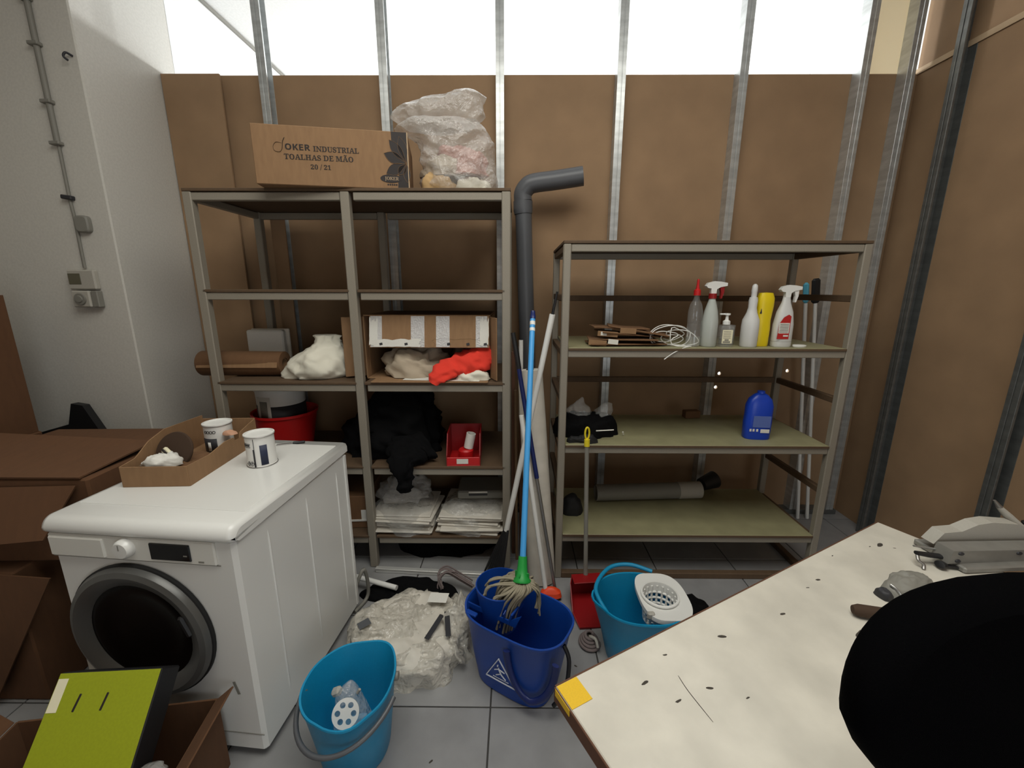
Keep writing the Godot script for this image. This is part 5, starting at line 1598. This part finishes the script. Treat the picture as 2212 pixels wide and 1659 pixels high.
# ------------------------------------------------------------------ things on the washing machine
func on_machine(lx: float, ly: float, lz: float) -> Vector3:
	return Vector3(-1.106, 0, -1.455) + Basis(Vector3.UP, deg_to_rad(-5.0)) * Vector3(lx, ly, lz)

func paint_can(called: String, label: String, at: Vector3, turn: float) -> Node3D:
	var t := thing(called, label, "paint can", at, turn)
	var st := S()
	lathe(st, [Vector2(0.05, 0.0), Vector2(0.053, 0.0), Vector2(0.053, 0.004), Vector2(0.051, 0.006), Vector2(0.051, 0.118), Vector2(0.054, 0.121), Vector2(0.054, 0.128), Vector2(0.049, 0.129), Vector2(0.047, 0.123), Vector2(0.0, 0.123)], 40)
	part(t, "can_body", st, M.white_plastic)
	st = S()
	for y in [0.003, 0.122]:
		var ring := []
		for k in 41: ring.append(Vector3(cos(TAU * k / 40) * 0.0535, y, sin(TAU * k / 40) * 0.0535))
		tube(st, ring, 0.0016, 6, false)
	part(t, "rim", st, M.steel)
	return t

func build_machine_things() -> void:
	var top := 0.8748
	var st := S()
	# tray carton
	var t := thing("cardboard_tray", "low brown cardboard tray holding painting things on the washing machine", "tray", on_machine(-0.165, top, -0.075), 3.0)
	var w := 0.225; var d := 0.43; var h := 0.075
	part(t, "tray_base", box_mesh(Vector3(w, 0.004, d), 0.001), M.carton, Vector3(0, 0.002, 0))
	part(t, "front_wall", box_mesh(Vector3(w, h, 0.004), 0.001), M.carton, Vector3(0, h * 0.5, d * 0.5))
	part(t, "back_wall", box_mesh(Vector3(w, h + 0.04, 0.004), 0.001), M.carton, Vector3(0, h * 0.5 + 0.02, -d * 0.5))
	st = S()
	prism(st, PackedVector2Array([Vector2(-0.215, 0.0), Vector2(0.215, 0.0), Vector2(0.215, 0.075), Vector2(0.1, 0.07), Vector2(0.0, 0.085), Vector2(-0.05, 0.082), Vector2(-0.06, 0.066), Vector2(-0.09, 0.066), Vector2(-0.1, 0.09), Vector2(-0.215, 0.112)]), 0.004, Vector3(w * 0.5, 0, 0), Basis(Vector3.UP, -PI * 0.5))
	part(t, "right_wall", st, M.carton)
	st = S()
	prism(st, PackedVector2Array([Vector2(-0.215, 0.0), Vector2(0.215, 0.0), Vector2(0.215, 0.075), Vector2(0.15, 0.08), Vector2(0.08, 0.12), Vector2(0.0, 0.14), Vector2(-0.215, 0.13)]), 0.004, Vector3(-w * 0.5, 0, 0), Basis(Vector3.UP, -PI * 0.5))
	part(t, "left_wall", st, M.carton)
	# can in the tray
	var c := paint_can("paint_can", "white paint can standing in the cardboard tray", on_machine(-0.16, top + 0.0045, -0.185), -4.0)
	st = S()
	arc(st, 0.0515, 0.012, 0.07, 60, 130, 0.0008, 14)
	part(c, "dark_label", st, M.label_dark)
	st = S()
	arc(st, 0.0518, 0.018, 0.055, 86, 100, 0.001, 5)
	part(c, "white_panel", st, M.paper)
	for k in 4:
		st = S()
		var ring := []
		for i in 13: ring.append(Vector3(cos(TAU * i / 12) * 0.0052, sin(TAU * i / 12) * 0.0055, 0))
		tube(st, ring, 0.001, 5, false)
		var a := deg_to_rad(106 - k * 13)
		part(c, "lettering", st, M.ink, Vector3(cos(a) * 0.0518, 0.098, sin(a) * 0.0518), Vector3(0, 90 - rad_to_deg(a), 0))
	# brown sanding disc with a pale plug
	var dd := thing("sanding_disc", "round dark brown felt disc leaning in the tray", "disc", on_machine(-0.185, top + 0.076, 0.0), 8.0)
	st = S()
	lathe(st, [Vector2(0.0, -0.006), Vector2(0.07, -0.006), Vector2(0.073, 0.0), Vector2(0.07, 0.006), Vector2(0.0, 0.006)], 40, 1, 1, 2, Vector3.ZERO, Basis(Vector3.RIGHT, 1.15) * Basis(Vector3.BACK, 0.2))
	part(dd, "felt", st, M.disc_brown)
	var pl := thing("wall_plug", "pale plastic plug clip with black slot before the brown disc", "plug", on_machine(-0.165, top + 0.085, 0.045), 10.0)
	st = S()
	bx(st, Vector3(0.024, 0.05, 0.014), Vector3.ZERO, 0.005, Basis(Vector3.BACK, 0.6))
	part(pl, "plug_body", st, M.label_pale)
	st = S()
	bx(st, Vector3(0.008, 0.034, 0.004), Vector3(-0.005, 0.006, 0.008), 0.001, Basis(Vector3.BACK, 0.6))
	part(pl, "slot", st, M.ink)
	st = S()
	tube(st, [Vector3(0.014, -0.018, 0), Vector3(0.022, -0.032, 0)], [0.009, 0.007], 12)
	part(pl, "tip", st, M.label_pale)
	st = S()
	heap(st, 0.07, 0.045, 0.04, 640, 0.012, 16.0, 2.4, Vector3.ZERO, Vector3.ZERO, 14, 34)
	single("crumpled_paper", "crumpled white paper lying at the front of the tray", "paper", st, M.paper, on_machine(-0.185, top + 0.05, 0.07))
	st = S()
	heap(st, 0.075, 0.12, 0.042, 645, 0.008, 12.0, 3.0, Vector3.ZERO, Vector3.ZERO, 12, 30)
	single("brown_wrapping", "crumpled brown wrapping paper filling the cardboard tray", "paper", st, M.carton_dark, on_machine(-0.17, top + 0.0045, -0.01))
	st = S()
	heap(st, 0.028, 0.018, 0.014, 650, 0.006, 26.0, 2.4, Vector3.ZERO, Vector3.ZERO, 8, 20)
	single("cork_scrap", "small pinkish scrap on the tray edge behind the can", "scrap", st, M.cork, on_machine(-0.078, top + 0.09, -0.16))
	# can on the lid
	c = paint_can("paint_can", "white paint can with dark label standing alone on the machine lid", on_machine(0.095, top, -0.09), 0.0)
	st = S()
	arc(st, 0.0515, 0.01, 0.09, 34, 62, 0.0008, 10)
	part(c, "navy_label", st, M.label_navy)
	st = S()
	arc(st, 0.0515, 0.004, 0.116, 82, 84.5, 0.001, 2)
	part(c, "dark_line", st, M.label_dark)
	st = S()
	arc(st, 0.0515, 0.004, 0.075, 84, 89, 0.0011, 2)
	part(c, "dark_line", st, M.label_dark)
	st = S()
	arc(st, 0.0515, 0.088, 0.094, 100, 136, 0.001, 8)
	arc(st, 0.0515, 0.083, 0.084, 98, 138, 0.001, 8)
	arc(st, 0.0515, 0.097, 0.098, 98, 138, 0.001, 8)
	part(c, "dark_band", st, M.label_dark)
	for q in [98.0, 114.0]:
		st = S()
		var dm := [Vector3(0.009, 0, 0), Vector3(0, 0.009, 0), Vector3(-0.009, 0, 0), Vector3(0, -0.009, 0), Vector3(0.009, 0, 0)]
		tube(st, dm, 0.0009, 5, false)
		tube(st, [Vector3(0, -0.002, 0), Vector3(0, 0.004, 0)], 0.0012, 5)
		var a := deg_to_rad(q)
		part(c, "hazard_diamond", st, M.label_dark, Vector3(cos(a) * 0.0522, 0.018, sin(a) * 0.0522), Vector3(0, 90 - q, 0))
	# small blade tool at the back
	var kn := thing("scraper_blade", "thin grey scraper blade lying at the back of the lid", "tool", on_machine(0.08, top, -0.30), 20.0)
	part(kn, "blade", box_mesh(Vector3(0.06, 0.003, 0.014), 0.001), M.steel, Vector3(-0.03, 0.0016, 0))
	part(kn, "blade_handle", box_mesh(Vector3(0.05, 0.008, 0.016), 0.003), M.label_dark, Vector3(0.03, 0.004, 0))

# ------------------------------------------------------------------ boxes left of the machine and in the near corner
func open_box(t: Node3D, w: float, h: float, d: float, mat: Material, flaps: Array) -> void:
	part(t, "box_base", box_mesh(Vector3(w, 0.006, d), 0.001), mat, Vector3(0, 0.003, 0))
	for s in [-1, 1]:
		part(t, "side_wall", box_mesh(Vector3(0.006, h, d), 0.001), mat, Vector3(s * w * 0.5, h * 0.5, 0))
		part(t, "end_wall", box_mesh(Vector3(w, h, 0.006), 0.001), mat, Vector3(0, h * 0.5, s * d * 0.5))
	# flaps: [side 0:+x 1:-x 2:+z 3:-z, length, angle above horizontal outward]
	for f in flaps:
		var a := deg_to_rad(f[2])
		var st := S()
		if f[0] < 2:
			var s := 1.0 if f[0] == 0 else -1.0
			bx(st, Vector3(f[1], 0.005, d - 0.01), Vector3(f[1] * 0.5, 0, 0), 0.001)
			part(t, "flap", st, mat, Vector3(s * (w * 0.5 + 0.003), h + 0.002, 0), Vector3(0, 0 if s > 0 else 180, f[2]))
		else:
			var s := 1.0 if f[0] == 2 else -1.0
			bx(st, Vector3(w - 0.01, 0.005, f[1]), Vector3(0, 0, s * f[1] * 0.5), 0.001)
			part(t, "flap", st, mat, Vector3(0, h + 0.002, s * (d * 0.5 + 0.003)), Vector3(-s * f[2], 0, 0))

func build_left_corner() -> void:
	var st := S()
	# lower big carton with drooping flap
	var t := thing("large_carton", "large brown carton on the floor left of the washing machine", "box", Vector3(-2.02, 0, -1.5), 0.0)
	part(t, "box_body", box_mesh(Vector3(0.5, 0.56, 0.44), 0.006), M.carton_shaded, Vector3(-0.02, 0.28, 0))
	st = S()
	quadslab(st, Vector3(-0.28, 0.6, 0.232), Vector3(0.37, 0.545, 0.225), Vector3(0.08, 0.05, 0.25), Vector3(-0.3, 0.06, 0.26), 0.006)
	part(t, "drooping_flap", st, M.carton_shaded)
	# upper carton with a sagging lid
	t = thing("sagging_carton", "brown carton with sagging lid stacked left of washing machine", "box", Vector3(-1.86, 0.5615, -1.62), 2.0)
	part(t, "box_body", box_mesh(Vector3(0.66, 0.33, 0.56), 0.008), M.carton_shaded, Vector3(0, 0.165, 0))
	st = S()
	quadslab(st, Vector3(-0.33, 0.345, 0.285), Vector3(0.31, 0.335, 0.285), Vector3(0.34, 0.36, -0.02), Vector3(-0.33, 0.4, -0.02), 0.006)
	part(t, "lid_flap", st, M.carton_shaded)
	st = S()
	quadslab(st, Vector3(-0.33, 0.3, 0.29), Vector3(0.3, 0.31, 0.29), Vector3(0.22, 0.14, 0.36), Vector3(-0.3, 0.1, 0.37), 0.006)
	part(t, "front_flap", st, M.carton_shaded)
	# stack at the frame's left edge
	t = thing("stacked_carton", "dark brown carton at the left edge under the wall meter", "box", Vector3(-2.605, 0, -1.72), 0.0)
	part(t, "box_body", box_mesh(Vector3(0.5, 0.86, 0.46), 0.006), M.carton_shaded, Vector3(0, 0.43, 0))
	t = thing("stacked_carton", "upper dark brown carton with open flap at the left edge", "box", Vector3(-2.615, 0.8605, -1.72), 0.0)
	open_box(t, 0.5, 0.66, 0.44, M.carton_shaded, [[2, 0.1, 60]])
	# black board leaning behind the cartons
	t = thing("leaning_board", "black board leaning behind the stacked cartons against the wall", "board", Vector3(-2.3, 0.0, -2.1), 0.0)
	st = S()
	prism(st, PackedVector2Array([Vector2(-0.45, 0.0), Vector2(0.3, 0.0), Vector2(0.3, 0.4), Vector2(0.13, 0.62), Vector2(-0.04, 0.935), Vector2(-0.1, 0.945), Vector2(-0.13, 0.83), Vector2(-0.45, 0.74)]), 0.04)
	part(t, "board_body", st, M.black_plastic, Vector3.ZERO, Vector3(-4, 0, 0))
	# near carton with lime box and plastic things
	t = thing("near_carton", "open brown carton at the near left corner holding a lime box", "box", Vector3(-1.2, 0, -0.83), 8.0)
	open_box(t, 0.56, 0.27, 0.4, M.carton_shaded, [[0, 0.07, 40], [1, 0.14, 50], [2, 0.14, -50]])
	t = thing("lime_box", "lime green box with black sides tilted in the near carton", "box", Vector3(-1.115, 0.285, -0.86), 4.0)
	var bb := Vector3(0.268, 0.34, 0.08)
	var root := part(t, "box_body", box_mesh(bb, 0.004), M.black_plastic, Vector3(0, 0.0755, 0.0), Vector3(-42, 0, 0))
	part(root, "lime_face", box_mesh(Vector3(0.264, 0.336, 0.002), 0.0005), M.lime, Vector3(0, 0, 0.041))
	for x in [-0.06, 0.01]:
		part(root, "finger_slot", box_mesh(Vector3(0.006, 0.04, 0.002), 0.001), M.ink, Vector3(x, 0.1, 0.0422), Vector3(0, 0, -8))
	part(root, "pale_sticker", box_mesh(Vector3(0.026, 0.075, 0.001), 0.0003), M.label_pale, Vector3(-0.117, 0.118, 0.0425), Vector3(0, 0, 0))
	st = S()
	sack(st, [[0.0, 0.0, 0.0, 0.05, 0.07], [0.0, 0.1, 0.0, 0.055, 0.08], [0.0, 0.2, 0.0, 0.055, 0.07], [0.01, 0.28, -0.01, 0.05, 0.05], [0.015, 0.33, -0.01, 0.03, 0.03], [0.02, 0.35, -0.01, 0.006, 0.006]], 670, 0.03, 8.0, 34, 5)
	single("plastic_packet", "dull clear plastic packet standing in the near carton", "packet", st, M.film_milky, Vector3(-0.955, 0.0075, -0.79))

# slab through four corners
func quadslab(st: SurfaceTool, a: Vector3, b: Vector3, c: Vector3, d: Vector3, th: float) -> void:
	var n := (b - a).cross(d - a).normalized() * th * 0.5
	st.set_smooth_group(FLAT)
	quad(st, a + n, b + n, c + n, d + n); quad(st, d - n, c - n, b - n, a - n)
	for e in [[a, b], [b, c], [c, d], [d, a]]:
		quad(st, e[0] + n, e[0] - n, e[1] - n, e[1] + n)

# ------------------------------------------------------------------ things on the table
func on_table(x: float, y: float, z: float) -> Vector3:
	return Vector3(0.086, 0, -0.703) + Vector3(0.883, 0, -0.469) * x + Vector3(0.469, 0, 0.883) * z + Vector3(0, y, 0)

func build_table_things() -> void:
	var top := 0.7483
	var st := S()
	# grey bench tool: sloping metal guard over a base, with rod, knob and lever
	var t := thing("bench_tool", "grey metal bench tool with sloping guard, rod and black knob", "tool", Vector3(1.44, top, -1.12), 4.0)
	t.scale = Vector3(0.95, 0.6, 0.95)
	part(t, "tool_base", box_mesh(Vector3(0.34, 0.03, 0.16), 0.006), M.grey_metal, Vector3(0.02, 0.0155, -0.03))
	st = S()
	prism(st, PackedVector2Array([Vector2(-0.18, 0.03), Vector2(0.2, 0.03), Vector2(0.2, 0.085), Vector2(0.1, 0.09), Vector2(-0.17, 0.1)]), 0.05, Vector3(0, 0, 0.0))
	part(t, "guard", st, M.grey_metal)
	st = S()
	prism(st, PackedVector2Array([Vector2(-0.16, 0.07), Vector2(0.2, 0.06), Vector2(0.17, 0.13), Vector2(0.12, 0.165), Vector2(0.03, 0.18), Vector2(-0.02, 0.17), Vector2(-0.07, 0.135), Vector2(-0.13, 0.13)]), 0.04, Vector3(0, 0, -0.06))
	part(t, "motor_cover", st, M.grey_light)
	st = S()
	tube(st, [Vector3(-0.16, 0.04, 0.0), Vector3(-0.215, 0.05, -0.005), Vector3(-0.25, 0.058, -0.01)], [0.011, 0.011, 0.009], 12)
	part(t, "rod", st, M.black_plastic)
	st = S()
	tube(st, [Vector3(-0.16, 0.06, -0.02), Vector3(-0.24, 0.075, -0.03)], 0.004, 8)
	part(t, "rod_wire", st, M.chrome)
	st = S()
	tube(st, curve([Vector3(-0.25, 0.05, -0.005), Vector3(-0.256, 0.035, 0.006), Vector3(-0.246, 0.02, 0.014), Vector3(-0.252, 0.004, 0.022)], 4), 0.005, 7)
	part(t, "spring", st, M.steel)
	st = S()
	lathe(st, [Vector2(0.0, 0.0), Vector2(0.013, 0.0), Vector2(0.015, 0.004), Vector2(0.015, 0.016), Vector2(0.0, 0.018)], 16, 1, 1, 2, Vector3.ZERO, Basis(Vector3.BACK, 1.2))
	var kb := part(t, "knob", st, M.black_plastic, Vector3(-0.185, 0.018, 0.02))
	st = S()
	tube(st, [Vector3.ZERO, Vector3(0.05, -0.006, 0.012)], 0.006, 8)
	part(kb, "knob_shaft", st, M.black_plastic)
	st = S()
	tube(st, [Vector3(0.17, 0.12, -0.07), Vector3(0.13, 0.18, -0.08), Vector3(0.1, 0.225, -0.085)], [0.016, 0.014, 0.009], 12)
	part(t, "lever", st, M.grey_light)
	st = S()
	tube(st, [Vector3(0.1, 0.225, -0.085), Vector3(0.08, 0.262, -0.088)], [0.009, 0.004], 10)
	part(t, "lever_tip", st, M.steel)
	part(t, "end_block", box_mesh(Vector3(0.06, 0.1, 0.08), 0.012), M.black_plastic, Vector3(0.22, 0.1, -0.05))
	for q in [Vector3(-0.145, 0.085, 0.0255), Vector3(0.05, 0.075, 0.0255), Vector3(-0.15, 0.045, 0.0255)]:
		st = S()
		lathe(st, [Vector2(0.0, 0.003), Vector2(0.008, 0.003), Vector2(0.009, 0.0)], 14, 1, 1, 2, Vector3.ZERO, Basis(Vector3.RIGHT, PI * 0.5))
		part(t, "bolt", st, M.label_dark, q)
	# grey glove-like pouch with a chrome clip
	t = thing("grey_pouch", "grey cloth pouch with shiny clip lying on the table", "pouch", Vector3(1.075, top, -1.0), 20.0)
	t.scale = Vector3.ONE * 0.8
	st = S()
	heap(st, 0.11, 0.045, 0.045, 680, 0.008, 14.0, 2.6, Vector3.ZERO, Vector3.ZERO, 14, 36)
	part(t, "pouch_body", st, M.grey_plastic)
	st = S()
	heap(st, 0.022, 0.026, 0.03, 684, 0.004, 20.0, 2.6, Vector3(-0.115, 0, 0.0), Vector3.ZERO, 8, 20)
	part(t, "pouch_end", st, M.label_dark)
	st = S()
	tube(st, curve([Vector3(-0.085, 0.012, 0.038), Vector3(-0.09, 0.034, 0.02), Vector3(-0.092, 0.042, 0.0)], 4), 0.005, 8)
	part(t, "clip", st, M.chrome)
	# dark handle
	t = thing("tool_handle", "dark rounded tool handle poking out beside the black chair", "handle", Vector3(0.87, top, -0.9), -14.0)
	st = S()
	lathe(st, [Vector2(0.0, -0.05), Vector2(0.01, -0.048), Vector2(0.015, -0.035), Vector2(0.016, 0.04), Vector2(0.013, 0.1), Vector2(0.0, 0.1)], 18, 1, 1, 2, Vector3(0.03, 0.0165, 0), Basis(Vector3.BACK, -PI * 0.5))
	part(t, "handle_body", st, M.disc_brown)

# ------------------------------------------------------------------ electrics on the left wall
func build_wall_things() -> void:
	var z := -2.2298
	var st := S()
	var t := thing("wall_conduit", "thin grey surface cable with clips running down the plastered wall", "conduit", Vector3(-2.235, 0, z))
	tube(st, [Vector3(0.003, CEIL - 0.001, 0.012), Vector3(0.0, 2.24, 0.012)], 0.012, 10)
	part(t, "conduit_tube", st, M.grey_plastic)
	st = S()
	tube(st, [Vector3(0.0, 2.245, 0.008), Vector3(-0.004, 1.99, 0.008), Vector3(0.0, 1.9, 0.008), Vector3(-0.004, 1.655, 0.008)], 0.007, 8)
	part(t, "cable", st, M.grey_plastic)
	for y in [2.84, 2.66, 2.42, 2.24]:
		part(t, "clip", box_mesh(Vector3(0.05, 0.016, 0.03), 0.003), M.grey_plastic, Vector3(-0.004, y, 0.014))
	part(t, "clip", box_mesh(Vector3(0.055, 0.02, 0.026), 0.004), M.label_dark, Vector3(-0.008, 1.995, 0.012), Vector3(0, 0, -8))
	t = thing("junction_box", "small grey junction box beside the wall cable", "box", Vector3(-2.193, 1.868, z))
	st = S()
	lathe(st, [Vector2(0.036, 0.0), Vector2(0.036, 0.02), Vector2(0.03, 0.026), Vector2(0.0, 0.026)], 28, 0.95, 1.15, 4.0, Vector3.ZERO, Basis(Vector3.RIGHT, PI * 0.5))
	part(t, "cover", st, M.grey_plastic)
	t = thing("wall_thermostat", "grey wall thermostat with small dark screen on the plastered wall", "thermostat", Vector3(-2.25, 1.595, z))
	part(t, "housing", box_mesh(Vector3(0.142, 0.1, 0.03), 0.006), M.grey_light, Vector3(0, 0, 0.0152))
	part(t, "screen", box_mesh(Vector3(0.064, 0.055, 0.002), 0.001), M.lcd, Vector3(-0.032, 0.004, 0.031))
	t = thing("wall_switch", "grey wall timer switch with round dial under the thermostat", "switch", Vector3(-2.243, 1.497, z))
	part(t, "housing", box_mesh(Vector3(0.095, 0.085, 0.04), 0.006), M.grey_light, Vector3(-0.02, 0, 0.0202))
	part(t, "side_module", box_mesh(Vector3(0.034, 0.085, 0.034), 0.004), M.grey_plastic, Vector3(0.048, 0, 0.0172))
	st = S()
	lathe(st, [Vector2(0.03, 0.0), Vector2(0.029, 0.008), Vector2(0.018, 0.008), Vector2(0.016, 0.013), Vector2(0.0, 0.013)], 26, 1, 1, 2, Vector3.ZERO, Basis(Vector3.RIGHT, PI * 0.5))
	part(t, "dial", st, M.grey_plastic, Vector3(-0.02, 0, 0.04))
	# bent hook on the pilaster edge
	st = S()
	tube(st, curve([Vector3(0, 0, 0), Vector3(-0.012, 0.006, 0.02), Vector3(-0.02, -0.012, 0.026), Vector3(-0.008, -0.026, 0.02)], 4), 0.005, 7)
	single("wall_hook", "small dark bent hook at the pilaster edge", "hook", st, M.label_dark, Vector3(-2.085, 2.615, z))
